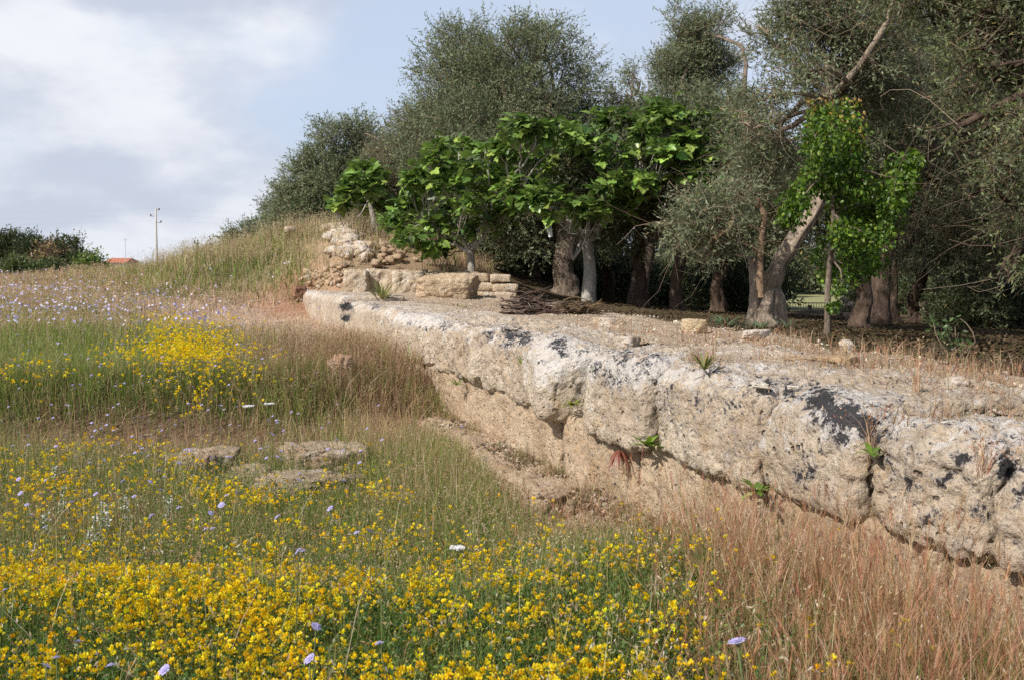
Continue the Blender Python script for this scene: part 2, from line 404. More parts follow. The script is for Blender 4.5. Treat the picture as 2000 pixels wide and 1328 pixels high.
def lich(P, Nz):
    px, py = proj(P); m = np.zeros(len(P))
    for (x, y, r, a) in BLACK:
        a = a*(.78 if x < 1330 and a <= 1 else 1)
        m = np.maximum(m, a*np.exp(-((px-x)**2+((py-y)*1.25)**2)/(2*(r*.50)**2)))
    edge = np.exp(-((LOF(P[:, 0], P[:, 1])-3.15)/.28)**2)*sm(P[:, 2], .95, 1.1)
    w = 0.26*edge + 0.22*sm(Nz, .1, .8) + 0.9*np.exp(-((px-1080)/60)**2-((py-715)/45)**2) + 0.7*np.exp(-((px-1230)/90)**2-((py-730)/35)**2) + .6*np.exp(-((px-1640)/120)**2-((py-830)/50)**2)+ .8*np.exp(-((px-815)/50)**2-((py-628)/14)**2)
    m = m + .16*edge + .05
    return np.stack([np.clip(m, 0, 1.6), np.clip(w, 0, 1)], 1)
def rock_verts(V, D, amp, seed, pit=0.5, scale=1.0):
    n1 = fbm(V*1.7/scale, 3, seed); n2 = fbm(V*6/scale, 4, seed+5, .6); w = worley(V*9/scale, seed)
    w2 = worley(V*21/scale, seed+3)
    rid = np.abs(fbm(V*3.2/scale, 3, seed+9))
    n3 = fbm(V*17/scale, 3, seed+6, .6)
    n1 = np.tanh(n1*2.2)*.5
    disp = amp*(0.95*n1 + 0.46*n2 + .30*n3) - amp*pit*(0.34*(1-sm(w, 0.05, 0.42)) + .24*(1-sm(w2, .1, .45))) - amp*0.55*(1-sm(rid, 0, 0.045))*sm(n2, -.1, .15)
    return V + D*disp[:, None]
def wall_block(L0, L1, Ya, Yb, z0, z1, name, parent, seed, amp=.045, r=.07, rtop=.22, res=.022, pit=.5, tilt=(0, 0, 0), tint=(1, 1, 1)):
    T0, T1 = TY(Ya), TY(Yb)
    half = ((L1-L0)/2, (T1-T0)/2, (z1-z0)/2)
    def rf(V): return r + rtop*sm(V[:, 2], -.3, 1)*sm(-V[:, 0], -.2, .9)
    V, Fq, D = rounded(half, r, res, rf)
    R = np.array(Matrix.Rotation(tilt[2], 3, 'Z') @ Matrix.Rotation(tilt[1], 3, 'Y') @ Matrix.Rotation(tilt[0], 3, 'X'))
    V = V@R.T; D = D@R.T
    C = np.array([(L0+L1)/2, (T0+T1)/2, (z0+z1)/2]); V = V+C
    basis = np.array([[NX, NY, 0], [-NY, NX, 0], [0, 0, 1]])
    P = V@basis; DD = D@basis
    P = rock_verts(P, DD, amp, seed, pit)
    b = Buf(); b.add(P, Fq, tint, extra=lich(P, DD[:, 2]))
    return link(name, b.mesh(name, M_ROCK, True, lichen=True), parent)

def topdrop(Y): return -.075*(1-sm(np.asarray(Y, float), 4.2, 7.0))
wall = empty('stone_wall', (0, 0, 0), 'long ancient wall of weathered pale limestone blocks with black lichen, running away from the camera', 'wall')
UP = [  # Y near, Y far, L front, z bottom, z top, amp, pit
 (19.9, 25.3, 3.00, .55, 1.34, .035, .3), (15.6, 19.3, 3.00, .60, 1.25, .045, .4), (13.15, 15.55, 2.99, .62, 1.23, .05, .4),
 (12.0, 13.1, 3.00, .64, 1.22, .085, .8), (10.9, 11.95, 2.97, .65, 1.22, .085, .8), (9.45, 10.8, 2.99, .62, 1.20, .07, .5),
 (8.12, 8.42, 3.12, .63, 1.20, .05, .6), (7.02, 8.04, 2.92, .60, 1.24, .06, .45), (5.72, 6.98, 2.97, .62, 1.22, .075, .7),
 (4.88, 5.68, 2.96, .64, 1.24, .06, .4), (4.12, 4.84, 2.98, .66, 1.22, .085, 1.1), (3.2, 4.08, 2.97, .68, 1.24, .07, .8), (2.0, 3.15, 2.98, .6, 1.23, .06, .6), (0.6, 1.95, 2.98, .6, 1.23, .06, .6), (-1.2, .55, 2.98, .6, 1.23, .06, .6)]
for i, (a, b_, L0, z0, z1, amp, pit) in enumerate(UP):
    near = a < 14; z1 = z1+float(topdrop((a+b_)/2)); strong = i in (3, 4, 5, 6, 7, 8, 10, 11); a -= (0 if i in (4, 9, 10) else .02); b_ += (-.025 if strong else .015)
    wall_block(L0, 4.25, a, b_, z0, z1, 'upper_block', wall, 20+i*7, amp*.9, .065, .12, .017 if near else .035, pit)
# leaning boulder-like block
wall_block(2.86, 3.75, 8.50, 9.42, .62, 1.24, 'upper_block', wall, 301, .05, .14, .14, .017, .3, tilt=(math.radians(9), math.radians(4), math.radians(-10)))
for i, (a, b_) in enumerate([(13.6, 16.0), (11.2, 13.55), (8.72, 11.15), (7.28, 8.68), (5.75, 7.24), (4.4, 5.7), (2.9, 4.36), (1.0, 2.86), (-1.2, .96)]):
    wall_block(3.03, 4.0, a, b_, .02, .66, 'lower_block', wall, 400+i*5, .048, .035, .02, .018, .8, tint=(.97, .90, .82))
for i, (a, b_, L0, zt) in enumerate([(12.3, 13.5, 2.68, .17), (11.1, 12.27, 2.60, .15), (10.1, 11.05, 2.70, .17), (8.95, 10.05, 2.62, .13), (7.95, 8.9, 2.56, .19), (7.0, 7.6, 2.58, .10), (6.1, 6.96, 2.74, .05), (5.2, 6.0, 2.66, .08)]):
    wall_block(L0, 3.3, a, b_, -.35, zt, 'footing_block', wall, 500+i*5, .075, .04, .03, .02, 1.0, tint=(.84, .76, .68))
# broken rubble surface of the top of the wall, as one rough slab
tg = np.concatenate([np.arange(TY(-1.2), TY(16), .035), np.arange(TY(16), TY(27), .06)]); lg = np.linspace(0, 1, 90)
TT, UU = np.meshgrid(tg, lg, indexing='ij')
be = back_edge(TT) + .22*fbm(np.stack([TT*1.3, TT*0, TT*0+4], -1), 4, 3)
LG = 3.75 + (be-3.75)*UU
Pw = wl(LG, TT)
zz = 1.19 + topdrop(Pw[..., 1]) + 0.13*sm(Pw[..., 1], 17, 25) + 0.045*fbm(Pw*1.1, 4, 31) + .022*fbm(Pw*5, 4, 32) - .02*(1-sm(worley((Pw*7).reshape(-1, 3), 5).reshape(TT.shape), .1, .5))
zz = zz + .03*np.clip(fbm(Pw*2.2, 3, 77), -.1, 1)
zz = zz - 0.45*sm(UU, .955, 1.0) - .06*sm(UU, .85, .96)
Pw[..., 2] = zz
n_t, n_l = TT.shape; ii = np.arange(n_t*n_l).reshape(n_t, n_l)
b = Buf(); V = Pw.reshape(-1, 3); ex = lich(V, np.full(len(V), .3)); ex[:, 0] *= .3
b.add(V, np.stack([ii[:-1, :-1], ii[:-1, 1:], ii[1:, 1:], ii[1:, :-1]], -1).reshape(-1, 4), (.86, .82, .78), extra=ex)
link('rubble_core', b.mesh('rubble_core', M_ROCK, True, lichen=True), wall)
def walltop_old(x, y):
    x = np.asarray(x, float); y = np.asarray(y, float)
    return 1.19 + 0.13*sm(y, 17, 25) + 0.01 + 0*x

ROCKM = {}
def rock_mesh(seed, dims, res=.12, amp=.12, tint=(1, 1, 1), r=.5, white=0.0, pit=.4):
    """unit rock scaled to dims"""
    V, Fq, D = rounded((.5, .5, .5), r*.5, res)
    rg = np.random.default_rng(seed)
    V = V@np.array(Matrix.Rotation(rg.uniform(0, 6), 3, 'Z')).T
    # random facets cut the box
    for k in range(5):
        n = rg.normal(size=3); n /= np.linalg.norm(n); dd = rg.uniform(.36, .5); s_ = V@n; V = V - np.outer(np.clip(s_-dd, 0, None), n)*.85
    D = V/np.maximum(np.linalg.norm(V, axis=1), .01)[:, None]
    V = rock_verts(V+seed, D, amp, seed, pit, .45)-seed
    V = V*np.array(dims)
    b = Buf(); b.add(V, Fq, tint, extra=np.tile([[0, white]], (len(V), 1)))
    return b.mesh('rock', M_ROCK, True, lichen=True)
def stone(name, px, py, Y, w, dpt, h, label, cat='stone', seed=1, rz=0, group=None, tint=(1, 1, 1), res=.07, sink=.15, white=.4, amp=.10, r=.5, z=None, parent=None, tilt=0, pit=.4):
    P = at(px, py, Y)
    if z is not None: P[2] = z
    o = link(name, rock_mesh(seed, (w, dpt, h), res, amp, tint, r, white, pit), parent, (P[0], P[1], P[2]+h*(.5-sink)))
    o.rotation_euler = (0, tilt, rz)
    if parent is None: tag(o, label, cat, group)
    return o
# second wall: standing on the far end of the wall top
w2 = empty('block_wall', at(840, 575, 23), 'low wall of squared pale blocks standing on the far end of the long wall', 'wall')
w2o = Vector(w2.location)
def w2block(x0, x1, y0, y1, Y, dpt, seed, tint=(1, .97, .9), amp=.05):
    a = at(x0, y1, Y); c = at(x1, y0, Y)
    V, Fq, D = rounded(((c[0]-a[0])/2, dpt/2, (c[2]-a[2])/2), .05, .035)
    ctr = np.array([(a[0]+c[0])/2, Y+dpt/2, (a[2]+c[2])/2]); V = rock_verts(V+ctr, D, amp, seed, .5)
    b = Buf(); b.add(V-np.array(w2o), Fq, tint, extra=np.tile([[0.05, .3]], (len(V), 1)))
    link('block', b.mesh('block', M_ROCK, True, lichen=True), w2)
for a in [(672, 716, 530, 578, 23.6, .9, 601), (712, 770, 528, 578, 23.9, .9, 602), (766, 830, 530, 580, 23.7, .9, 603), (826, 935, 533, 580, 23.9, .9, 604),
          (893, 955, 535, 552, 22.6, .7, 605), (957, 999, 536, 553, 22.5, .7, 606), (926, 964, 553, 569, 22.6, .7, 607), (962, 1013, 556, 571, 22.4, .7, 608),
          (930, 968, 570, 586, 22.5, .7, 609), (966, 1010, 572, 588, 22.3, .7, 610)]:
    w2block(*a, amp=.09 if a[0] < 850 else .035)
P = at(877, 588, 21.4)
stone('boulder', 877, 590, 21.4, 1.28, .85, .60, 'big rounded tan boulder lying in front of the low block wall on the wall top', 'boulder', 71, .1, tint=(1, .93, .82), res=.03, sink=.06, white=.1, amp=.07, r=.6)
# loose stones on the top of the wall
WT = lambda Y: 1.19 + float(topdrop(Y)) + 0.13*float(sm(np.array(Y), 17, 25))
for k, (px, py, w, h, dp, lab, tint, wh) in enumerate([
    (1356, 643, .20, .115, .16, 'squarish honey-coloured stone on the back of the wall top left of the forked olive', (1.05, .98, .8), .1),
    (1228, 678, .15, .10, .14, 'grey-white angular stone with a flat top standing near the front of the wall top', (1, .96, .92), .5),
    (1652, 677, .10, .07, .09, 'small pale stone on the back edge of the wall beside the young leafy tree', (1.05, 1.02, .95), .6),
    (1478, 656, .30, .07, .16, 'long flat whitish stone on the wall top at the foot of the forked olive trunk', (1.1, 1.05, 1), .7),
    (1412, 668, .28, .05, .16, 'thin flat slab lying on the wall top left of the forked olive trunk', (.95, .9, .85), .3),
    (1870, 742, .24, .07, .13, 'irregular pale stone among dry grass on the wall top at far right', (1.1, 1.05, 1), .6),
    (1482, 738, .15, .025, .07, 'flat white chip of stone on the near wall top', (1.2, 1.18, 1.1), 1),
    (1550, 741, .07, .02, .04, 'small white pebble right of the flat white chip on the wall top', (1.2, 1.18, 1.1), 1),
    (1580, 700, .34, .05, .22, 'low grey slab embedded in the middle of the wall top with grass at its edge', (.95, .92, .88), .3),
    (1190, 634, .38, .09, .2, 'pale flattish stone on the back edge of the wall top right of the brushwood', (1, .97, .92), .5),
    (1640, 704, .22, .05, .2, 'tan flattened stone beside a dry tuft on the wall top', (.98, .88, .7), .1)]):
    z0 = 1.22; Y = (EYE-z0)*F/(py-HOR)
    stone('loose_stone', px, py, Y, w, dp, h*1.25, lab, 'stone', 800+k, .3*k, tint=tint, res=.09, white=wh, z=WT(Y)+.005, sink=.12, r=.3, amp=.09)
# stones lying in the trench and in the grass
def gz(px, py, h=0.0):
    """distance at which the photograph's ray meets the ground (+h)"""
    Ys = np.exp(np.linspace(math.log(2.3), math.log(60), 900)); P = np.array([at(px, py, Y) for Y in Ys])
    zt = terrain(P[:, 0], P[:, 1])+h; hit = P[:, 2] < zt; k = np.argmax(hit) if hit.any() else int(np.argmin(P[:, 2]-zt+(Ys < 8)*9)); return Ys[k], P[k]
for k, (px, py, w, dp, h, lab) in enumerate([
    (400, 925, .62, .45, .34, 'flat-topped grey rock in the trench with yellow flowers in front, leftmost of the trench rocks'),
    (500, 950, .38, .30, .22, 'small knobbly grey rock between the two larger flat rocks in the trench'),
    (632, 925, .75, .55, .38, 'largest pale flat rock in the trench, yellow flowers at its foot'),
    (590, 975, .85, .35, .30, 'long low slab of rock half buried in grass in front of the largest trench rock'),
    (815, 1000, .55, .30, .20, 'low rock almost hidden in grass between the trench slab and the wall footing'),
    (660, 735, .30, .3, .42, 'pinkish upright stone standing alone in the dry grass left of the wall'),
    (690, 702, .25, .2, .14, 'orange-tinted stone in dry grass behind the upright pinkish stone'),
    (650, 690, .3, .2, .16, 'low orange stone in the dry grass left of the wall'),
    (783, 925, .3, .25, .13, 'small low rock by the grass edge below the wall')]):
    Y, P = gz(px, py+14)
    stone('field_stone', px, py, Y, w, dp, h, lab, 'rock', 840+k, .2*k-.5, tint=(.80, .74, .68) if k < 5 else (1.05, .84, .72), res=.05, white=.25, z=P[2]+(.08 if k < 5 else .05), sink=.35, r=.28, amp=.15)
# rubble
protos = [rock_mesh(900+i, (1, random.uniform(.7, 1), random.uniform(.55, .85)), .22, .10, (1.02, 1.0, .98) if i < 4 else (.9, .8, .7), .3, .5 if i < 4 else .1) for i in range(7)]
def rub(n, region, szr, label, group, protosel, lift=.3):
    for k in range(n):
        px, py = region(); Y, P = gz(px, py)
        o = link('rubble_stone', protos[random.choice(protosel)], None, (P[0], P[1], float(terrain(P[0], P[1]))+lift*szr[1]*random.uniform(0, 1.6)))
        s_ = random.uniform(*szr); o.scale = (s_, s_*random.uniform(.7, 1.1), s_*random.uniform(.6, 1)); o.rotation_euler = (random.uniform(-.5, .5), random.uniform(-.5, .5), random.uniform(0, 6.3))
        tag(o, label, 'stone', group)
def reg_white():
    t_ = random.random(); return random.gauss(652+38*t_, 13+7*t_), 447+58*t_+random.gauss(0, 4)
rub(190, reg_white, (.15, .42), 'broken white stone in the heap spilling down the end of the grassy mound', 'white stones heaped on the end of the mound', [0, 1, 2, 3])
rub(70, lambda: (random.gauss(640, 24), random.uniform(525, 566)), (.08, .2), 'small grey stone in the scree at the foot of the mound', 'small stones at the foot of the mound', [4, 5, 6, 3])
rub(45, lambda: (random.gauss(760, 40), random.uniform(470, 530)), (.1, .34), 'tan stone on the earthy slope between the white heap and the fig tree', 'tan stones on the earth slope', [4, 5, 6])
Y, P = gz(566, 470)
stone('field_stone', 566, 472, Y, .27, .2, .17, 'single white rock sitting in the grass on the mound left of the white heap', 'rock', 860, 0, tint=(1, .98, .95), res=.1, white=.6, z=float(terrain(P[0], P[1]))+.22, sink=.1)
Y, P = gz(585, 590)
stone('field_stone', 584, 598, 25.3, .36, .3, .36, 'dark reddish stone against the far end of the wall', 'rock', 861, 0, tint=(.50, .34, .28), res=.06, white=0, z=float(terrain(*at(584, 598, 25.3)[:2])), sink=.1, r=.3, amp=.16)

# ------------------------------------------------------------------ scatter helpers
def arr(c): return np.array(c, float)
def pick(pal, n, jit=.18):
    pal = np.array([p[:3] for p in pal], float); i = RNG.integers(0, len(pal), n)
    c = pal[i]*(1+jit*RNG.normal(size=(n, 1)))*(1+.05*RNG.normal(size=(n, 3))); return np.clip(c, .004, .95)
def blades(buf, P, h, w, col, lean=.35, tip=None, seg=2, droop=0.0, flex=None):
    n = len(P); az = RNG.uniform(0, 2*math.pi, n); fa = RNG.uniform(0, 2*math.pi, n)
    h = np.broadcast_to(h, (n,)); w = np.broadcast_to(w, (n,))*RNG.uniform(.6, 1.7, n); ln = np.abs(RNG.normal(0, lean, n))
    ld = np.stack([np.cos(az), np.sin(az), np.zeros(n)], 1); sd_ = np.stack([np.cos(fa), np.sin(fa), np.zeros(n)], 1)
    ts = np.linspace(0, 1, seg+1); rows = []
    for t_ in ts[:-1]:
        c = P + ld*(h*ln*t_**2)[:, None]; c = c + np.array([0, 0, 1])*(h*(t_-.25*ln*t_**2))[:, None]
        ww = (w*(1-.6*t_)/2)[:, None]; rows += [c-sd_*ww, c+sd_*ww]
    tipP = P + ld*(h*ln)[:, None] + np.array([0, 0, 1])*(h*(1-.25*ln))[:, None]
    rows.append(tipP); V = np.stack(rows, 1); k = V.shape[1]
    base = (np.arange(n)*k)[:, None]
    fs = []
    for s_ in range(seg-1): fs.append(base+np.array([[2*s_, 2*s_+1, 2*s_+3, 2*s_+2]]))
    fs.append(base+np.array([[2*seg-2, 2*seg-1, 2*seg]]))
    tipc = col if tip is None else tip
    tt = np.concatenate([np.repeat(ts[:-1], 2), [1]])
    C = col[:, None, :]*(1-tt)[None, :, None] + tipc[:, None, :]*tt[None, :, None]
    buf.add(V.reshape(-1, 3), fs, C.reshape(-1, 3)); return tipP, ld
def rotmats(n, tiltmax=.6, full=False):
    a = RNG.uniform(0, 2*math.pi, n); tl = RNG.uniform(0, tiltmax, n) if not full else np.arccos(RNG.uniform(-1, 1, n)); b_ = RNG.uniform(0, 2*math.pi, n)
    def Rz(a): z = np.zeros_like(a); o = np.ones_like(a); c, s = np.cos(a), np.sin(a); return np.stack([np.stack([c, -s, z], 1), np.stack([s, c, z], 1), np.stack([z, z, o], 1)], 1)
    def Rx(a): z = np.zeros_like(a); o = np.ones_like(a); c, s = np.cos(a), np.sin(a); return np.stack([np.stack([o, z, z], 1), np.stack([z, c, -s], 1), np.stack([z, s, c], 1)], 1)
    return Rz(b_)@Rx(tl)@Rz(a)
def stamp(buf, tv, tf, P, s, R, col, tcol=None, mat=0):
    n = len(P); tv = np.asarray(tv, float); k = len(tv)
    V = np.einsum('nij,kj->nki', R*np.reshape(np.broadcast_to(s, (n,)), (n, 1, 1)), tv) + P[:, None, :]
    C = np.repeat(col[:, None, :], k, 1)
    if tcol is not None: C = C*np.asarray(tcol)[None, :, :] if np.asarray(tcol).ndim == 2 else C*np.asarray(tcol)[None, :, None]
    base = (np.arange(n)*k)[:, None, None]
    fs = [(base+np.asarray(f)[None]).reshape(-1, np.asarray(f).shape[1]) for f in tf]
    buf.add(V.reshape(-1, 3), fs, C.reshape(-1, 3), mat)
def frames(D):
    """rotation matrices whose +y axis is D"""
    D = D/np.maximum(np.linalg.norm(D, axis=1), 1e-6)[:, None]; n = len(D)
    r = RNG.normal(size=(n, 3)); X = np.cross(D, r); X /= np.maximum(np.linalg.norm(X, axis=1), 1e-6)[:, None]
    Zz = np.cross(X, D); return np.stack([X, D, Zz], 2)
LEAF = (np.array([(0, 0, 0), (.5, .45, .03), (0, 1, 0), (-.5, .45, .03)]), [np.array([[0, 1, 2, 3]])])
def leaf_t(wd): v = LEAF[0].copy(); v[:, 0] *= wd; return v
def gsample(n, Y0, Y1, pad=1.12, x0=-80, x1=2080, pw=0.0):
    """points on the ground inside (slightly beyond) the field of view"""
    u = RNG.random(n)
    if pw == 0: Y = Y0*(Y1/Y0)**u
    else: Y = (Y0**pw + u*(Y1**pw-Y0**pw))**(1/pw)
    px = RNG.uniform(x0, x1, n); X = (px-1000)/F*Y*pad + RNG.uniform(-.45, .45, n); return X, Y
def ground_pts(X, Y):
    return np.stack([X, Y, terrain(X, Y)-.01], 1)
def left_ok(X, Y, marg=0.0):
    L = LOF(X, Y); lim = np.where(Y < 11.9, np.where((Y > 6.8), 2.62, 3.0), 3.0)
    lim = np.where(Y > 25.2, 60, lim)
    return L < lim-marg

# ------------------------------------------------------------------ meadow
def ell(px, py, lst):
    w = np.zeros_like(px)
    for (x, y, rx, ry, a) in lst: w = np.maximum(w, a*np.exp(-((px-x)/rx)**2-((py-y)/ry)**2))
    return w
def zone(P, h=.3):
    Q = P.copy(); Q[:, 2] += h; return proj(Q)
GREEN = [(.12, .18, .035), (.16, .215, .05), (.20, .235, .07), (.09, .145, .035), (.25, .26, .09)]
DRY = [(.42, .33, .20), (.36, .27, .16), (.50, .41, .27), (.30, .20, .12), (.40, .27, .19)]
PINK = [(.50, .36, .27), (.44, .29, .22), (.56, .44, .33), (.40, .30, .20)]
RED = [(.43, .24, .14), (.52, .34, .21), (.35, .17, .11), (.58, .45, .31), (.40, .27, .15), (.47, .25, .16)]
SPIKE = (np.array([(0, 0, 0), (.16, .4, 0), (0, 1, 0), (-.16, .4, 0), (0, .4, .13)]), [np.array([[0, 1, 4], [1, 2, 4], [2, 3, 4], [3, 0, 4]])])
def seedheads(buf, tips, ld, n_per, size, col, spread, droop=.6):
    n = len(tips)*n_per; T_ = np.repeat(tips, n_per, 0); A = np.repeat(ld, n_per, 0)
    off = RNG.normal(size=(n, 3))*spread; off[:, 2] = -np.abs(off[:, 2])*1.8
    D = A*.3 + RNG.normal(size=(n, 3))*.4; D[:, 2] += (.6-1.4*droop)
    sz = size if np.ndim(size) == 0 else np.repeat(size, n_per)
    stamp(buf, SPIKE[0], SPIKE[1], T_+off, sz*RNG.uniform(.7, 1.3, n), frames(D), col)

# field beyond the bank
X, Y = gsample(150000, 10.2, 46, x0=-120, x1=1120); ok = left_ok(X, Y, .05) & (~((LOF(X, Y) > 3) & (Y > 25.2) & (X > -.5))); X, Y = X[ok], Y[ok]
P = ground_pts(X, Y); zx, zy = zone(P)
greenW = np.clip(ell(zx, zy, [(100, 700, 380, 95, 1.1), (340, 680, 170, 80, 1.1), (420, 520, 200, 50, .75), (560, 500, 90, 60, .9), (480, 540, 200, 40, .7)]) + .25*pn2(X, Y, .6, 3, 21), 0, 1)
bare = ell(zx, zy, [(590, 585, 60, 16, .8), (680, 500, 48, 50, .95), (672, 478, 62, 46, 1.3), (745, 490, 75, 50, 1.05), (800, 500, 60, 40, 1), (650, 550, 50, 25, .9)])
soilz = sm(Y-np.interp(LOF(X, Y), [-9, -1.5, 1.3, 2.2, 3], [9.5, 10.1, 10.6, 11.4, 12.0]) - .45*(1-sm(LOF(X, Y), .2, 1.6)), .2, 1.0)
keep = (RNG.random(len(X)) > bare*.96) & (RNG.random(len(X)) < .05+.95*soilz**1.5)
X, Y, P, greenW = X[keep], Y[keep], P[keep], greenW[keep]; n = len(X)
isg = RNG.random(n) < greenW*.8+.12
brz = ell(*zone(P), [(660, 700, 200, 90, 1), (780, 770, 130, 110, 1), (560, 790, 130, 50, .8)])
cg = pick(GREEN, n); cdx = pick(DRY, n); cpk = pick(PINK, n); cdb = pick([(.22, .14, .09), (.31, .20, .13), (.19, .13, .07), (.36, .27, .15)], n)
usebr = RNG.random(n) < brz*.9
cdry = np.where((RNG.random(n) < .4)[:, None], cpk, cdx); cdry = np.where(usebr[:, None], cdb, cdry)
h = (.18+.27*RNG.random(n)**1.2)*np.where(isg, 1.1, 1.0)*(1+.25*pn2(X, Y, .35, 2, 8))
w = np.maximum(.0045, .00062*Y)
zx2, zy2 = zone(P, .15); pale = ell(zx2, zy2, [(500, 612, 190, 36, 1.2), (620, 640, 100, 30, .8)])
isg = isg & (RNG.random(n) > pale) & (RNG.random(n) > brz*.75); h = h*(1-.62*np.clip(pale, 0, 1))
pm = (RNG.random(n) < pale)[:, None]; cdry = np.where(pm, pick([(.58, .45, .35), (.52, .40, .30), (.62, .50, .40)], n), cdry)
b = Buf(); m = isg
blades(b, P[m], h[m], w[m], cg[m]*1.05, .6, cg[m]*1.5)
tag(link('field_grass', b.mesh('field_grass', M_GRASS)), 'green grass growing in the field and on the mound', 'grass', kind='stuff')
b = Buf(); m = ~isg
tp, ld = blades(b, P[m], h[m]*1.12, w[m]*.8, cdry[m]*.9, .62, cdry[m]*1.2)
sel = RNG.random(len(tp)) < .6
ys = Y[m][sel]; cc = np.repeat(np.clip(cdry[m][sel]*1.3, 0, .8), 3, 0)
seedheads(b, tp[sel], ld[sel], 3, np.maximum(.022, .0016*ys), cc, .034, .5)
tag(link('dry_grass', b.mesh('dry_grass', M_GRASS)), 'dry seeding grass of the field and bank', 'grass', kind='stuff')
# tall feathery oats on the mound crest
X, Y = gsample(5200, 25.5, 36, x0=250, x1=1000); ok = (terrain(X, Y) > 1.75) & (X < -3.2); X, Y = X[ok], Y[ok]; P = ground_pts(X, Y); n = len(X)
b = Buf(); c = pick([(.52, .44, .30), (.46, .38, .24), (.44, .40, .22)], n); tp, ld = blades(b, P, .42+.35*RNG.random(n), .013, c*.85, .35, c)
seedheads(b, tp, ld, 5, .04, np.repeat(c*1.15, 5, 0), .05, .5)
tag(link('oat_grass', b.mesh('oat_grass', M_GRASS)), 'tall pale wild oats on the crest of the mound', 'grass', kind='stuff')
# trench grass
X, Y = gsample(120000, 4.6, 12.6, x0=-120, x1=1300, pw=.6); ok = left_ok(X, Y, .03); X, Y = X[ok], Y[ok]
P = ground_pts(X, Y); zx, zy = zone(P, .2); n = len(X)
dryz = np.clip(ell(zx, zy, [(760, 820, 100, 90, .9), (850, 950, 130, 60, .35), (350, 850, 380, 45, .75), (120, 1000, 200, 60, .25), (1150, 1050, 120, 40, .7)]) + .2*pn2(X, Y, .9, 3, 31) + .15, 0, 1)
thin = ell(zx, zy, [(330, 830, 240, 42, .97), (500, 850, 170, 30, .95), (120, 820, 120, 30, .7), (1060, 1000, 60, 40, .5)])
rocks_ = ell(zx, zy, [(400, 925, 50, 22, .9), (632, 925, 75, 30, .9), (600, 968, 70, 20, .85), (500, 948, 40, 18, .8), (1040, 960, 70, 40, .5)])
keep = (RNG.random(n) > thin) & (RNG.random(n) > rocks_); X, Y, P, dryz, zx, zy = X[keep], Y[keep], P[keep], dryz[keep], zx[keep], zy[keep]; n = len(X)
isd = RNG.random(n) < dryz
c = np.where(isd[:, None], pick([(.34, .24, .15), (.42, .33, .20), (.28, .17, .12), (.38, .30, .17)], n), pick(GREEN, n))
tall = ell(zx, zy, [(850, 900, 110, 110, 1), (700, 860, 150, 60, .6)])
h = (.17+.24*RNG.random(n))*(1+.55*tall)
h = h*(1-.22*sm(LOF(X, Y), 1.9, 2.4)*(Y < 12))*(1-.45*ell(zx, zy, [(330, 830, 300, 50, 1)]))
bz = ell(zx, zy, [(1150, 1040, 160, 60, .5)]); isd = isd | (RNG.random(n) < bz)
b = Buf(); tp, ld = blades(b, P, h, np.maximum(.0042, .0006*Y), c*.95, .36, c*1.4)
sel = (RNG.random(n) < .16); seedheads(b, tp[sel], ld[sel], 4, .02, np.repeat(pick(DRY, sel.sum()), 4, 0), .022, .6)
tag(link('trench_grass', b.mesh('trench_grass', M_GRASS)), 'mixed green and browning grass in the trench', 'grass', kind='stuff')

# foreground greenery: leaflets, stems
def fgpts(n, Y0=2.0, Y1=5.6):
    Y = RNG.uniform(Y0, Y1, n)**1.0; px = RNG.uniform(-150, 2150, n); X = (px-1000)/F*Y*1.1 + RNG.uniform(-.45, .45, n)
    ok = LOF(X, Y) < 2.97; return X[ok], Y[ok]
X, Y = fgpts(70000, 1.7, 5.8); P = ground_pts(X, Y); zx, zy = zone(P, .3); n = len(X)
redz = np.clip(sm(zx, 1120, 1400)*1.0 + .25*pn2(X, Y, 1.5, 3, 41), 0, 1)
isr = RNG.random(n) < redz*.9
X0, Y0, P0 = X, Y, P
g_ = ~isr; P = P0[g_]; n = len(P)
c = pick([(.06, .12, .025), (.09, .165, .035), (.14, .20, .045), (.19, .22, .07), (.27, .25, .10)], n)
b = Buf(); hh = .16+.24*RNG.random(n); tp, ld = blades(b, P, hh*(1+.3*(RNG.random(n) < .12)), .0034+.002*RNG.random(n), c*.9, .45, c*1.35, 3)
sel = RNG.random(n) < .05; seedheads(b, tp[sel], ld[sel], 4, .02, np.repeat(pick(DRY, sel.sum())*.9, 4, 0), .02, .5)
tag(link('foreground_grass', b.mesh('foreground_grass', M_GRASS)), 'green grass and stems of the foreground', 'grass', kind='stuff')
# trefoil leaflets
X, Y = gsample(150000, 1.9, 9.8, x0=-150, x1=1500, pw=-.2); ok = left_ok(X, Y, .02); X, Y = X[ok], Y[ok]; P = ground_pts(X, Y); zx, zy = zone(P, .25)
yel = 1.25*ell(zx, zy, [(300, 1180, 700, 150, 1.2), (800, 1190, 520, 130, 1.0), (100, 1300, 900, 120, 1), (1100, 1300, 320, 90, .8), (1250, 1120, 170, 90, .4), (220, 930, 260, 60, .95), (470, 960, 220, 40, .6), (760, 950, 80, 60, .7), (600, 1000, 200, 50, .3), (330, 900, 120, 30, .9)])
keep = RNG.random(len(X)) < yel*.9+.06; X, Y, P = X[keep], Y[keep], P[keep]; n = len(X)
P[:, 2] += .06+.25*RNG.random(n)**.8*np.where(Y < 6, 1, .8)
c = pick([(.05, .11, .025), (.07, .14, .03), (.10, .17, .04), (.045, .085, .03), (.14, .19, .05)], n)
b = Buf(); stamp(b, leaf_t(.55), LEAF[1], P, (.014+.010*RNG.random(n))*(1+.05*Y), rotmats(n, 1.3), c)
tag(link('trefoil_leaves', b.mesh('trefoil_leaves', M_LEAF)), 'small dark green leaflets beneath the yellow flowers', 'foliage', kind='stuff')
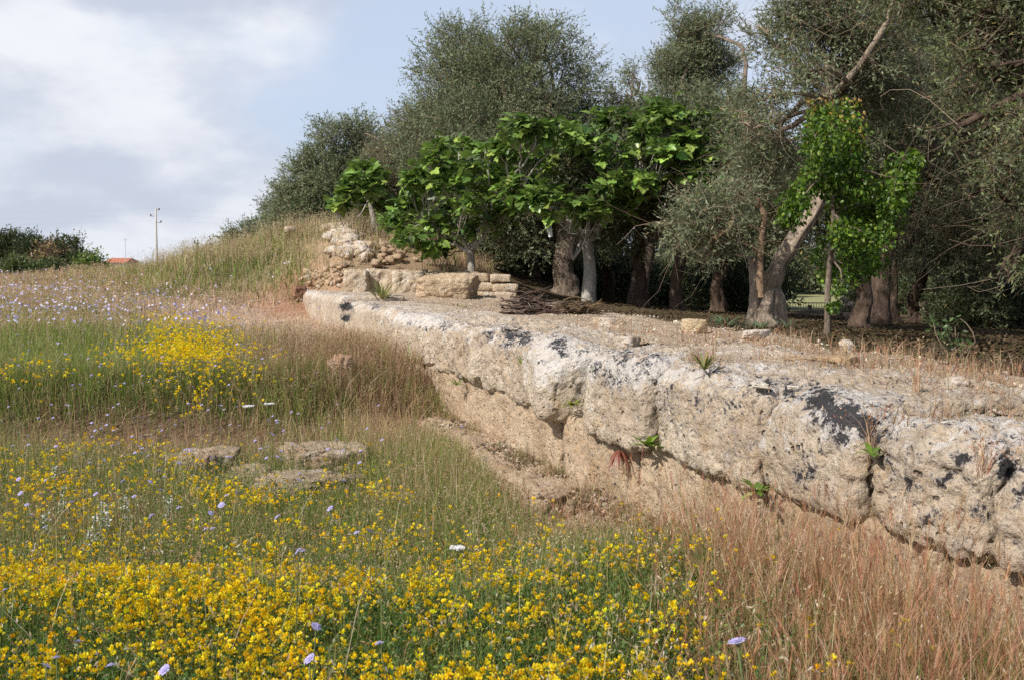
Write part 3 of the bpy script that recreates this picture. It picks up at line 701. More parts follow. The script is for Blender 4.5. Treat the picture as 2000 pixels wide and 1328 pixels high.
# yellow flower heads
def petalcluster():
    V = []; Fs = []; rg = random.Random(5); n = 0
    for k in range(9):
        a = k/9*6.283*2.3+rg.uniform(-.4, .4); tl = rg.uniform(.2, 1.7); up = Vector((math.cos(a)*math.sin(tl), math.sin(a)*math.sin(tl), math.cos(tl)))
        side = up.cross(Vector((0, 0, 1))).normalized(); nn = side.cross(up).normalized(); o = up*.38+Vector((rg.uniform(-.2, .2), rg.uniform(-.2, .2), rg.uniform(-.25, .1)))
        for (dx, ln, wd, tw) in ((0, .85, .40, .3), (-.1, .55, .24, -.25), (.1, .5, .22, -.3)):
            base = o+side*dx; tip = base+up*ln*.62+nn*tw*.5; mid = base+up*ln*.35+nn*tw*.15
            V += [base, mid+side*wd*.5, tip, mid-side*wd*.5]; Fs.append([n, n+1, n+2, n+3]); n += 4
    return np.array([tuple(v) for v in V]), [np.array(Fs)]
PCV, PCF = petalcluster()
X, Y = gsample(150000, 1.9, 10.0, x0=-150, x1=1750, pw=-.2); ok = left_ok(X, Y, .02); X, Y = X[ok], Y[ok]; P = ground_pts(X, Y); zx, zy = zone(P, .3)
yw = ell(zx, zy, [(260, 1180, 620, 130, .9), (60, 1150, 200, 60, .6), (560, 1090, 450, 40, .8), (950, 1100, 260, 45, .7), (300, 1310, 700, 110, .55), (1000, 1300, 350, 90, .75), (800, 1220, 300, 80, .45), (1260, 1110, 160, 50, .35), (1200, 1200, 250, 80, .25),
    (260, 905, 130, 38, 1.3), (110, 940, 160, 42, 1.1), (400, 965, 130, 38, .9), (500, 965, 70, 25, 1.1), (640, 955, 60, 16, .7), (250, 1000, 330, 50, .25), (740, 940, 60, 45, .7), (690, 980, 60, 30, .5), (560, 1010, 260, 40, .25), (1700, 1270, 250, 50, .03)])
yw = yw*(.10+1.4*sm(pn2(X, Y, 1.9, 4, 51), -.25, .25))
keep = RNG.random(len(X)) < yw*.25; P = P[keep]; Yk = Y[keep]; n = len(P)
P[:, 2] += .24+.13*RNG.random(n)
c = pick([(.80, .62, .02), (.86, .70, .04), (.74, .52, .015)], n, .12)
b = Buf(); stamp(b, PCV, PCF, P, (.015+.015*RNG.random(n))*np.where(Yk > 6, 1.1, .95), rotmats(n, .6), c, RNG.uniform(.75, 1.15, len(PCV)))
q = P.copy(); q[:, 2] -= .2; st = pick(GREEN, n); blades(b, q, .2, .0025, st*.7, .02, st*.8)
tag(link('yellow_flowers', b.mesh('yellow_flowers', M_PETAL)), 'dense yellow trefoil flower heads', 'flowers', kind='stuff')
# yellow patch in the green field beyond the bank
X, Y = gsample(60000, 10.8, 19, x0=-100, x1=600); P = ground_pts(X, Y); zx, zy = zone(P, .38)
yw = ell(zx, zy, [(370, 690, 75, 50, 1), (410, 725, 90, 34, .9), (330, 650, 40, 24, .8), (390, 770, 60, 26, .6), (250, 700, 60, 16, .4), (300, 710, 70, 14, .35), (70, 718, 50, 16, .55), (30, 730, 60, 20, .3), (180, 745, 60, 14, .3), (410, 770, 40, 20, .3), (30, 775, 60, 20, .15), (500, 560, 60, 20, .08), (95, 560, 60, 8, .5)])
keep = RNG.random(len(X)) < yw*.22; P = P[keep]; n = len(P); P[:, 2] += .30+.14*RNG.random(n)
b = Buf(); stamp(b, PCV, PCF, P, .026+.012*RNG.random(n), rotmats(n, .6), pick([(.76, .60, .02), (.82, .66, .04)], n, .1))
tag(link('far_yellow_flowers', b.mesh('far_yellow_flowers', M_PETAL)), 'patch of yellow flowers in the green field beyond the bank', 'flowers', kind='stuff')
# reddish brome in front of the wall
X, Y = fgpts(120000, 1.9, 7.4); P = ground_pts(X, Y); zx, zy = zone(P, .25); L = LOF(X, Y)
rw = np.clip(sm(zx, 1150, 1500)+.3*pn2(X, Y, 1.8, 3, 61), 0, 1)*(Y < 7.3) + ell(zx, zy, [(1150, 1000, 80, 50, .3)])
keep = (RNG.random(len(X)) < rw*.62*(.22+.78*sm(L, .8, 2.2))*(.3+1.1*sm(pn2(X, Y, 3.0, 3, 81), -.3, .35))) & (L < 2.95); P = P[keep]; Yk = Y[keep]; n = len(P); Lk = LOF(P[:, 0], P[:, 1])
cr = pick(RED, n); cl = pick([(.46, .30, .18), (.34, .26, .12), (.20, .20, .07), (.42, .22, .13)], n)
cl = np.where((RNG.random(n) < .5*(1-sm(Lk, 1.2, 2.4)))[:, None], pick(GREEN, n), cl); c = np.where((RNG.random(n) < .40+.2*sm(Lk, 1.2, 2.4))[:, None], cr, cl)
hh = (.16+.38*RNG.random(n)**1.3)*(.75+.45*sm(Lk, 1.4, 2.6))*(1+.35*pn2(P[:, 0], P[:, 1], 2.2, 2, 71))*np.where(Yk < 2.8, .7, 1)
b = Buf(); tp, ld = blades(b, P, hh, .0028, c*.7, .42, c*1.2, 3)
sel = RNG.random(n) < .30; T_ = tp[sel]; A = ld[sel]; m_ = len(T_); k = 9
# brush-like awned heads
T9 = np.repeat(T_, k, 0); D = np.repeat(A, k, 0)*.35+RNG.normal(size=(m_*k, 3))*.16; D[:, 2] += 1
off = -np.repeat((A*.2+np.array([0, 0, 1])), k, 0)*RNG.uniform(.0, .05, (m_*k, 1))
awn = np.array([(-.016, 0, 0), (.016, 0, 0), (0, 1, 0)]); ch = np.repeat(np.clip(pick(RED, m_)*1.05, 0, .8), k, 0)
stamp(b, awn, [np.array([[0, 1, 2]])], T9+off, RNG.uniform(.045, .085, m_*k), frames(D), ch)
tag(link('red_grass', b.mesh('red_grass', M_GRASS)), 'reddish dry brome grass at the foot of the near wall', 'grass', kind='stuff')
# low brownish weeds bottom right
X, Y = fgpts(42000, 1.7, 5.4); P = ground_pts(X, Y); zx, zy = zone(P, .2)
keep = RNG.random(len(X)) < sm(zx, 1000, 1350)*.95; P = P[keep]; n = len(P); P[:, 2] += .02+.24*RNG.random(n)
c = pick([(.16, .16, .05), (.22, .18, .08), (.28, .22, .11), (.12, .16, .04), (.34, .27, .15), (.15, .20, .05)], n)
b = Buf(); stamp(b, leaf_t(.35), LEAF[1], P, .016+.014*RNG.random(n), rotmats(n, 1.5), c)
tag(link('brown_weeds', b.mesh('brown_weeds', M_GRASS)), 'low browning weeds under the red grass', 'weeds', kind='stuff')

# tufts and dry plants on the wall top
NT_ = 0; Pn = []
for (cx, cy, rx, ry, n_) in [(1700, 720, 260, 22, 1500), (1500, 690, 160, 16, 900), (1260, 655, 150, 12, 500), (1900, 730, 120, 30, 900), (1560, 660, 80, 10, 350), (1800, 690, 120, 10, 500), (1420, 665, 80, 8, 300), (1370, 712, 28, 8, 350), (1600, 800, 200, 18, 250), (1000, 602, 150, 8, 350), (850, 600, 90, 8, 200), (1900, 790, 120, 20, 300), (1960, 760, 60, 20, 400)]:
    px = RNG.normal(cx, rx*.6, n_); py = RNG.normal(cy, ry*.6, n_); k = (py > 572) & (RNG.random(n_) < .62); px, py = px[k], py[k]
    Yy = (EYE-1.2)*F/(py-HOR); Xx = (px-1000)/F*Yy; L = LOF(Xx, Yy); k = (L > 3.05) & (L < back_edge((Yy-L*NY)/NX)+.1)
    Pn.append(np.stack([Xx[k], Yy[k], np.full(k.sum(), 1.18)+.12*sm(Yy[k], 17, 25)+topdrop(Yy[k])], 1))
P = np.concatenate(Pn); n = len(P); c = pick(RED+DRY+[(.30, .22, .12)], n)
b = Buf(); tp, ld = blades(b, P, (.05+.13*RNG.random(n)**2), .0028+.00028*P[:, 1], c*.8, .6, c)
sel = RNG.random(n) < .15; seedheads(b, tp[sel], ld[sel], 3, .02, np.repeat(c[sel], 3, 0), .015, .3)
tag(link('wall_top_grass', b.mesh('wall_top_grass', M_GRASS)), 'sparse dry reddish grass on the top of the wall', 'grass', kind='stuff')
# gravel on the wall top
Tn = RNG.uniform(TY(3.2), TY(24), 7000); Ln = 3.5+RNG.random(7000)*(back_edge(Tn)-3.6); P = wl(Ln, Tn); P[:, 2] = 1.195+.13*sm(P[:, 1], 17, 25)+.045*fbm(P*1.1, 4, 31)
oct_v = np.array([(1, 0, 0), (-1, 0, 0), (0, 1, 0), (0, -1, 0), (0, 0, .7), (0, 0, -.7)]); oct_f = [np.array([[0, 2, 4], [2, 1, 4], [1, 3, 4], [3, 0, 4], [2, 0, 5], [1, 2, 5], [3, 1, 5], [0, 3, 5]])]
P0 = wl(Ln, Tn); P0[:, 2] = 0; P[:, 2] = 1.195 + topdrop(P0[:, 1]) + 0.13*sm(P0[:, 1], 17, 25) + .045*fbm(P0*1.1, 4, 31)
b = Buf(); stamp(b, oct_v, oct_f, P, .006+.016*RNG.random(7000)**3, rotmats(7000, 1.5), pick([(.50, .44, .36), (.40, .34, .27), (.60, .54, .46), (.30, .22, .15)], 7000))
tag(link('gravel', b.mesh('gravel', M_PLAIN)), 'gravel and crumbs of stone on the wall top', 'gravel', kind='stuff')
n = 9000; Yn = RNG.uniform(5.2, 13.4, n); Ln = RNG.normal(2.98, .10, n); P = wl(Ln, TY(Yn, 3.0)); P[:, 2] = .13+.05*RNG.random(n)
b = Buf(); stamp(b, oct_v, oct_f, P, .006+.022*RNG.random(n)**3, rotmats(n, 1.5), pick([(.30, .23, .16), (.22, .16, .11), (.42, .34, .26), (.16, .11, .08)], n))
n = 5000; Yn = RNG.uniform(5.2, 13.6, n); Ln = 2.78+.22*RNG.random(n)**.5; P = wl(Ln, TY(Yn, 3.0)); P[:, 2] = .14; kq = pn2(P[:, 0], P[:, 1], 2.2, 3, 91) > -.02; P = P[kq]
c = pick(DRY+GREEN[:2]+[(.26, .17, .10)], len(P)); b2 = Buf(); blades(b2, P, .05+.10*RNG.random(len(P)), .005, c*.8, .7, c)
tag(link('ledge_debris', b.mesh('ledge_debris', M_PLAIN)), 'crumbled stone and soil along the foot of the wall', 'gravel', kind='stuff')
tag(link('ledge_grass', b2.mesh('ledge_grass', M_GRASS)), 'thin dry grass growing along the ledge at the foot of the wall', 'grass', kind='stuff')
# litter on the grove floor
X, Y = gsample(60000, 6, 34, x0=900, x1=2100); L = LOF(X, Y); k = L > back_edge((Y-L*NY)/NX)+.1; P = ground_pts(X[k], Y[k]); P[:, 2] += .02; n = len(P)
b = Buf(); stamp(b, leaf_t(.35), LEAF[1], P, (.03+.03*RNG.random(n))*(1+.02*P[:, 1]), rotmats(n, .8), pick([(.06, .038, .02), (.08, .052, .028), (.05, .052, .02), (.11, .08, .05), (.04, .03, .02)], n, .3))
tag(link('leaf_litter', b.mesh('leaf_litter', M_TWIG)), 'brown leaf litter on the grove floor', 'leaf litter', kind='stuff')

# oats and bent stalks standing above the rest
X, Y = gsample(9000, 2.4, 12, x0=-100, x1=2100, pw=.3); ok = left_ok(X, Y, .05); X, Y = X[ok], Y[ok]; P = ground_pts(X, Y); n = len(X); zx, zy = zone(P, .3)
kk = RNG.random(n) < .12+.5*ell(zx, zy, [(900, 950, 200, 120, 1), (1500, 1150, 450, 150, .6), (500, 980, 300, 80, .5)]); P = P[kk]; n = len(P)
c = pick([(.52, .44, .28), (.40, .38, .18), (.56, .46, .34), (.30, .32, .12)], n); b = Buf(); tp, ld = blades(b, P, .32+.32*RNG.random(n), .0034, c*.8, .5, c*1.1, 4)
sel = RNG.random(n) < .55; m_ = sel.sum(); seedheads(b, tp[sel], ld[sel], 7, .019, np.repeat(pick([(.52, .45, .32), (.46, .37, .24), (.56, .50, .40)], m_), 7, 0), .03, .9)
tag(link('wild_oats', b.mesh('wild_oats', M_GRASS)), 'pale wild oat stalks scattered through the near meadow', 'grass', kind='stuff')
# straw litter lying under the near plants
X, Y = gsample(26000, 1.9, 12.5, x0=-150, x1=2100, pw=.3); ok = left_ok(X, Y, .02); P = ground_pts(X[ok], Y[ok]); n = len(P); P[:, 2] += .02+.10*RNG.random(n)
D = RNG.normal(size=(n, 3)); D[:, 2] *= .25; b = Buf(); stamp(b, leaf_t(.05), LEAF[1], P, .08+.10*RNG.random(n), frames(D), pick([(.42, .33, .20), (.30, .22, .13), (.50, .42, .28)], n))
tag(link('straw_litter', b.mesh('straw_litter', M_GRASS)), 'fallen straw among the near plants', 'straw', kind='stuff')

# ------------------------------------------------------------------ single wild flowers
def tube(buf, pts, rad, n=6, mat=0, col=(1, 1, 1), rough=0.0, seed=0, ridge=0.0, cap=True):
    pts = np.array(pts, float); rad = np.array(rad, float); m = len(pts)
    tan = np.gradient(pts, axis=0); tan /= np.maximum(np.linalg.norm(tan, axis=1), 1e-6)[:, None]
    ref = np.array([0.0, 1.0, 0.0]) if abs(tan[0] @ np.array([0, 1, 0])) < .8 else np.array([1.0, 0, 0])
    X_ = np.zeros_like(pts); u = ref - tan[0]*(ref@tan[0]); u /= np.linalg.norm(u)
    for i in range(m):
        u = u - tan[i]*(u@tan[i]); u /= max(np.linalg.norm(u), 1e-6); X_[i] = u
    Yv = np.cross(tan, X_); a = np.arange(n)/n*2*math.pi
    ring = np.cos(a)[None, :, None]*X_[:, None, :] + np.sin(a)[None, :, None]*Yv[:, None, :]
    R = np.repeat(rad[:, None], n, 1)
    if ridge:
        q = np.stack([np.cos(a)[None, :]*2.2+0*R, np.sin(a)[None, :]*2.2+0*R, np.repeat((np.arange(m)*.16)[:, None], n, 1)], -1)
        R = R*(1+ridge*fbm(q, 3, seed))
    V = pts[:, None, :] + ring*R[..., None]
    if rough: V = V + ring*(rough*fbm(V*6, 3, seed+1))[..., None]
    ii = np.arange(m*n).reshape(m, n); f = np.stack([ii[:-1], np.roll(ii[:-1], -1, 1), np.roll(ii[1:], -1, 1), ii[1:]], -1).reshape(-1, 4)
    V = V.reshape(-1, 3); fs = [f]
    if cap: V = np.concatenate([V, pts[-1:] + tan[-1:]*rad[-1]*.5]); k = m*n; fs.append(np.stack([ii[-1], np.roll(ii[-1], -1), np.full(n, k)], -1))
    buf.add(V, fs, col, mat)
def scab_proto(hgt, seed):
    rg = random.Random(seed)
    root = empty('scabious', (0, 0, 0)); bend = rg.uniform(-.12, .12)
    b = Buf(); pts = [(bend*hgt*t_**2, .04*t_, hgt*t_) for t_ in np.linspace(0, 1, 7)]; tube(b, pts, [.0022]*7, 5, col=(.16, .20, .08)); link('stem', b.mesh('stem', M_GRASS, True), root)
    b = Buf(); tp_ = Vector(pts[-1]); R = Matrix.Rotation(rg.uniform(.2, .9), 3, 'X') @ Matrix.Rotation(rg.uniform(0, 6), 3, 'Z')
    Rt = Matrix.Rotation(rg.uniform(0, 6), 3, 'Z') @ R
    for ring, (nn, r0, r1, wd, zl) in enumerate([(10, .004, .0175, .0085, .002), (9, .002, .011, .006, .005), (6, 0, .006, .005, .007)]):
        for k in range(nn):
            a = (k+ring*.5)/nn*2*math.pi+rg.uniform(-.1, .1); ca, sa = math.cos(a), math.sin(a); e = rg.uniform(.85, 1.15)
            loc = [(r0, 0, zl-.002), (r0+(r1-r0)*.6, wd*.5, zl), (r1*e, wd*.28, zl-.001), (r1*.93*e, 0, zl), (r1*e, -wd*.28, zl-.001), (r0+(r1-r0)*.6, -wd*.5, zl)]
            V = [tuple(tp_ + Rt@Vector((x*ca-y*sa, x*sa+y*ca, z))) for (x, y, z) in loc]
            s_ = rg.uniform(.9, 1.1); b.add(V, [np.array([[0, 1, 2, 3, 4, 5]])], (.50*s_, .47*s_, .80*s_) if ring < 2 else (.58, .50, .74))
    fl = link('flower_head', b.mesh('flower_head', M_PETAL), root)
    return root
scabs = [scab_proto(.46+.05*i, 30+i) for i in range(6)]
used = set()
def place_scab(px, py, label, group, sc=1.0, Yfix=None):
    i = random.randrange(6); Hh = (.46+.05*i)
    lo = Hh*sc*.9
    Yq, P_ = gz(px, py, lo)
    if Yfix: Yq = Yfix; P_ = at(px, py, Yq)
    if Yq > 55 or (LOF(P_[0], P_[1]) > 2.9 and Yq < 25.2): return
    g0 = float(terrain(P_[0], P_[1])); hh = P_[2]-g0
    if hh < .1: return
    o = scabs[i]
    if i in used: o = copy_tree(o)
    used.add(i)
    o.location = (float(P_[0]), float(P_[1]), g0)
    k = hh/Hh; o.scale = (k, k, k) if Yq < 7 else (k*1.25, k*1.25, k)
    o.rotation_euler = (0, 0, random.uniform(-.9, .9))
    tag(o, label, 'flower', group)
NEARS = [(100,1300),(90,1310),(130,1257),(10,1157),(595,1228),(597,1296),(245,1308),(318,1318),(568,1080),(617,1080),(125,925),(228,941),(55,1008),(110,1030),(133,982),(40,965),(38,937),(80,940),(180,905),(74,968),(283,942),(341,930),(281,970),(278,1010),(357,995),(388,957),(440,988),(466,963),(453,970),(528,1013),(640,996),(662,940),(607,925),(575,938),(398,1003),(402,1038),(440,1030),(700,905),(715,1043),(765,1038),(728,1040),(305,958),(75,985),(182,967),(300,920),(340,905),(777,1262)]
for (x, y) in NEARS: place_scab(x, y, 'lilac scabious flower on a thin stem among the yellow flowers in the foreground', 'lilac flowers among the yellow flowers')
place_scab(1465, 1278, 'single large pale lilac scabious flower above the reddish grass at lower right', None, Yfix=2.75)
for o in SC.objects:
    if o.get('label', '').startswith('single large pale lilac'): o.scale = (o.scale[0]*1.5, o.scale[1]*1.5, o.scale[2])
for k in range(120):
    place_scab(random.gauss(350, 230), random.uniform(785, 900), 'lilac flower in front of the dark earth bank of the trench', 'lilac flowers along the dark earth bank', sc=.8)
for k in range(125):
    place_scab(random.gauss(230, 170), random.uniform(595, 760), 'lilac flower in the green field beyond the bank', 'lilac flowers in the green field', sc=.85)
for i in range(6):
    if i not in used: place_scab(300+i*20, 840, 'lilac flower in front of the dark earth bank of the trench', 'lilac flowers along the dark earth bank')
# far lilac haze of flowers
X, Y = gsample(9000, 15, 45, x0=-100, x1=700); P = ground_pts(X, Y); zx, zy = zone(P, .4); wz = ell(zx, zy, [(100, 590, 280, 45, 1), (350, 620, 120, 40, .6), (500, 550, 160, 50, .35), (50, 560, 200, 25, 1)])
k = RNG.random(len(X)) < wz*.5; P = P[k]; n = len(P); P[:, 2] += .42+.1*RNG.random(n)
a = np.arange(8)/8*6.283; disc = np.stack([np.cos(a)*(1+.15*(np.arange(8)%2)), np.sin(a)*(1+.15*(np.arange(8)%2)), 0*a], 1)
b = Buf(); stamp(b, disc, [np.arange(8)[None]], P, .016+.008*RNG.random(n), rotmats(n, 1.2), pick([(.52, .48, .78), (.62, .58, .80), (.68, .66, .78)], n, .08))
tag(link('far_lilac_flowers', b.mesh('far_lilac_flowers', M_PETAL)), 'far lilac flowers sprinkled over the field', 'flowers', kind='stuff')
# white umbels
def umbel(px, py, Yh, r, label):
    Yq = Yh; P_ = at(px, py, Yq); g0 = float(terrain(P_[0], P_[1])); root = empty('wild_carrot', (P_[0], P_[1], g0), label, 'flower')
    hh = P_[2]-g0; b = Buf(); tube(b, [(0, 0, hh*t_) for t_ in np.linspace(0, .93, 5)], [.003]*5, 5, col=(.16, .22, .08))
    for k in range(16):
        a = k/16*6.283*3.1; rr = r*math.sqrt((k+.5)/16); tube(b, [(0, 0, hh*.93), (rr*math.cos(a), rr*math.sin(a), hh)], [.001, .001], 4, col=(.2, .26, .1))
    link('stem', b.mesh('stem', M_GRASS, True), root)
    n = 260; a = RNG.uniform(0, 6.283, n); rr = r*np.sqrt(RNG.random(n)); Q = np.stack([rr*np.cos(a), rr*np.sin(a), hh+.008*RNG.random(n)+.15*rr], 1)
    b = Buf(); stamp(b, disc, [np.arange(8)[None]], Q, .0035*r/.03, rotmats(n, .8), np.full((n, 3), .78)); link('flower_head', b.mesh('flower_head', M_PETAL), root)
umbel(893, 1072, 4.0, .028, 'white wild carrot flower standing above the yellow flowers in front of the wall footing')
umbel(485, 795, 10.2, .055, 'left of two white umbel flowers at the edge of the brown grass')
umbel(526, 790, 10.3, .05, 'right of two white umbel flowers at the edge of the brown grass')
for k, (px, py) in enumerate([(105, 915), (125, 955), (210, 990), (185, 1010), (175, 1040), (245, 975), (330, 975), (90, 1010), (200, 985)]):
    Yq, P_ = gz(px, py, .40); g0 = float(terrain(P_[0], P_[1])); root = empty('white_spike_flower', (P_[0], P_[1], g0), 'spike of small white flowers among the yellow flowers on the left of the meadow', 'flower', 'white flower spikes on the left')
    b = Buf(); tube(b, [(0, 0, .42*t_) for t_ in np.linspace(0, 1, 4)], [.003]*4, 5, col=(.16, .24, .10)); link('stem', b.mesh('stem', M_GRASS, True), root)
    n = 44; Q = np.stack([RNG.normal(0, .012, n), RNG.normal(0, .012, n), RNG.uniform(.26, .42, n)], 1); b = Buf()
    stamp(b, leaf_t(.7), LEAF[1], Q, .017, rotmats(n, 1.5), np.full((n, 3), .75)*np.array([1, .98, 1])); stamp(b, leaf_t(.4), LEAF[1], Q-.01, .022, rotmats(n, 1.5), pick([(.2, .26, .12)], n)); link('flower_spike', b.mesh('flower_spike', M_PETAL), root)

# ------------------------------------------------------------------ plants rooted in the wall
def rosette(px, py, Y, n, ln, wd, label, cols, name='weed', up=.8, cat='plant', droop=.6):
    P_ = at(px, py, Y); root = None; b = Buf()
    for k in range(n):
        a = random.uniform(0, 6.283); e = random.uniform(.2, 1.0)*up; L_ = ln*random.uniform(.6, 1.1); d_ = np.array([math.cos(a), math.sin(a), e]); d_ /= np.linalg.norm(d_)
        sd2 = np.array([-math.sin(a), math.cos(a), 0]); pts = []; W_ = []
        for t_, w_ in ((0, .25), (.3, .8), (.6, 1), (.85, .6), (1, .02)):
            p = d_*L_*t_; p = p + np.array([0, 0, -droop*L_*t_*t_*.6]); pts += [p-sd2*wd*w_*.5, p+sd2*wd*w_*.5]
        ii = np.array([[0, 1, 3, 2], [2, 3, 5, 4], [4, 5, 7, 6], [6, 7, 9, 8]]); c = np.array(random.choice(cols))*random.uniform(.8, 1.2)
        b.add(np.array(pts), ii, c)
    o = link(name, b.mesh(name, M_LEAF, True), None, tuple(P_)); tag(o, label, cat); return o
GR = [(.16, .26, .04), (.22, .32, .06), (.12, .20, .04)]
def wy(px, L=2.93): return 1.0496*L*F/(px-330)
rosette(1265, 872, wy(1265)-.02, 18, .17, .035, 'leafy green weed sprouting from the joint under the near upper blocks', GR, up=1.6)
rosette(1118, 792, wy(1118, 3.02), 24, .13, .022, 'yellow-green strappy weed in the crevice beside the leaning boulder block', [(.24, .30, .05), (.30, .34, .06)], up=1.0)
rosette(892, 752, wy(892), 14, .16, .02, 'small green weed hanging on the lower course below the far upper blocks', GR, up=1.4)
rosette(932, 738, wy(932, 2.98), 16, .13, .02, 'brownish green tuft in the gap between two upper blocks', [(.18, .14, .06), (.20, .22, .05)], up=.6)
rosette(1022, 722, wy(1022, 2.95), 10, .2, .012, 'thin grassy tuft left of the leaning boulder block', [(.22, .26, .08)], up=2.0, droop=.3)
rosette(812, 708, wy(812), 14, .22, .02, 'green weed at the near end of the buried part of the wall', [(.18, .22, .06), (.24, .26, .08)], up=1.8)
rosette(1703, 888, wy(1703, 2.98)-.05, 8, .10, .028, 'small bright green plant with paddle leaves in the pitted block', GR, up=1.5)
rosette(1165, 725, wy(1165, 2.93)-.02, 7, .08, .02, 'tiny green sprout on the black spotted white block', GR, up=1.5)
rosette(1480, 960, wy(1480, 2.9)-.05, 12, .16, .03, 'green leafy weed growing at the joint above the red grass', GR, up=1.2)
rosette(1375, 722, (EYE-1.22)*F/(722-HOR), 34, .16, .014, 'bushy green and dry tuft at the front edge of the near wall top', [(.20, .22, .08), (.30, .26, .10), (.14, .16, .05)], up=1.8, droop=.3)
rosette(745, 592, 20.2, 40, .55, .04, 'tall leafy weed standing on the wall top in front of the low block wall', [(.22, .24, .09), (.30, .28, .12)], up=2.6, droop=.3)
rosette(893, 612, 17.4, 26, .28, .03, 'faded green weed on the wall top before the tan boulder', [(.26, .27, .12), (.32, .28, .14)], up=1.8, droop=.3)
rosette(1415, 640, 12.9, 80, .42, .022, 'grey-green strappy tuft left of the forked olive trunk', [(.16, .23, .13), (.20, .27, .16), (.12, .18, .10)], up=1.0)
rosette(1485, 643, 12.6, 60, .36, .022, 'grey-green strappy tuft at the foot of the forked olive trunk', [(.13, .20, .11), (.17, .23, .13)], up=1.0)
rosette(1535, 640, 12.8, 30, .3, .02, 'small strappy tuft right of the forked olive trunk', [(.13, .18, .10)], up=1.0)
rosette(1210, 878, wy(1210, 2.98)-.04, 30, .12, .014, 'dried dark red stonecrop clump hanging on the near lower course', [(.22, .07, .05), (.30, .12, .08)], up=.1, droop=2.2, name='dried_weed')
# red grass tufts on the near blocks, as single plants
for k, (px, py, L_, n_, h_) in enumerate([(1700, 885, 3.0, 26, .26), (1925, 930, 3.02, 30, .22), (1790, 770, 3.7, 18, .3), (1390, 700, 3.2, 14, .25)]):
    Yy = 1.0496*L_*F/(px-330); P_ = at(px, py, Yy); n = n_; b = Buf(); c = pick(RED, n); Q = np.zeros((n, 3))+RNG.normal(0, .012, (n, 3))*[1, 1, 0]; tp, ld = blades(b, Q, h_*(.5+.5*RNG.random(n)), .003, c, .5, c*1.1, 3)
    seedheads(b, tp, ld, 3, .02, np.repeat(c, 3, 0), .01, .2)
    tag(link('grass_tuft', b.mesh('grass_tuft', M_GRASS), None, tuple(P_)), ['reddish dry grass tuft rooted in the pitted near block', 'reddish grass tuft in a hollow of the nearest block at the right', 'reddish dry tuft above the big black lichen patch', 'thin reddish tuft beside the bushy tuft on the wall edge'][k], 'grass tuft')

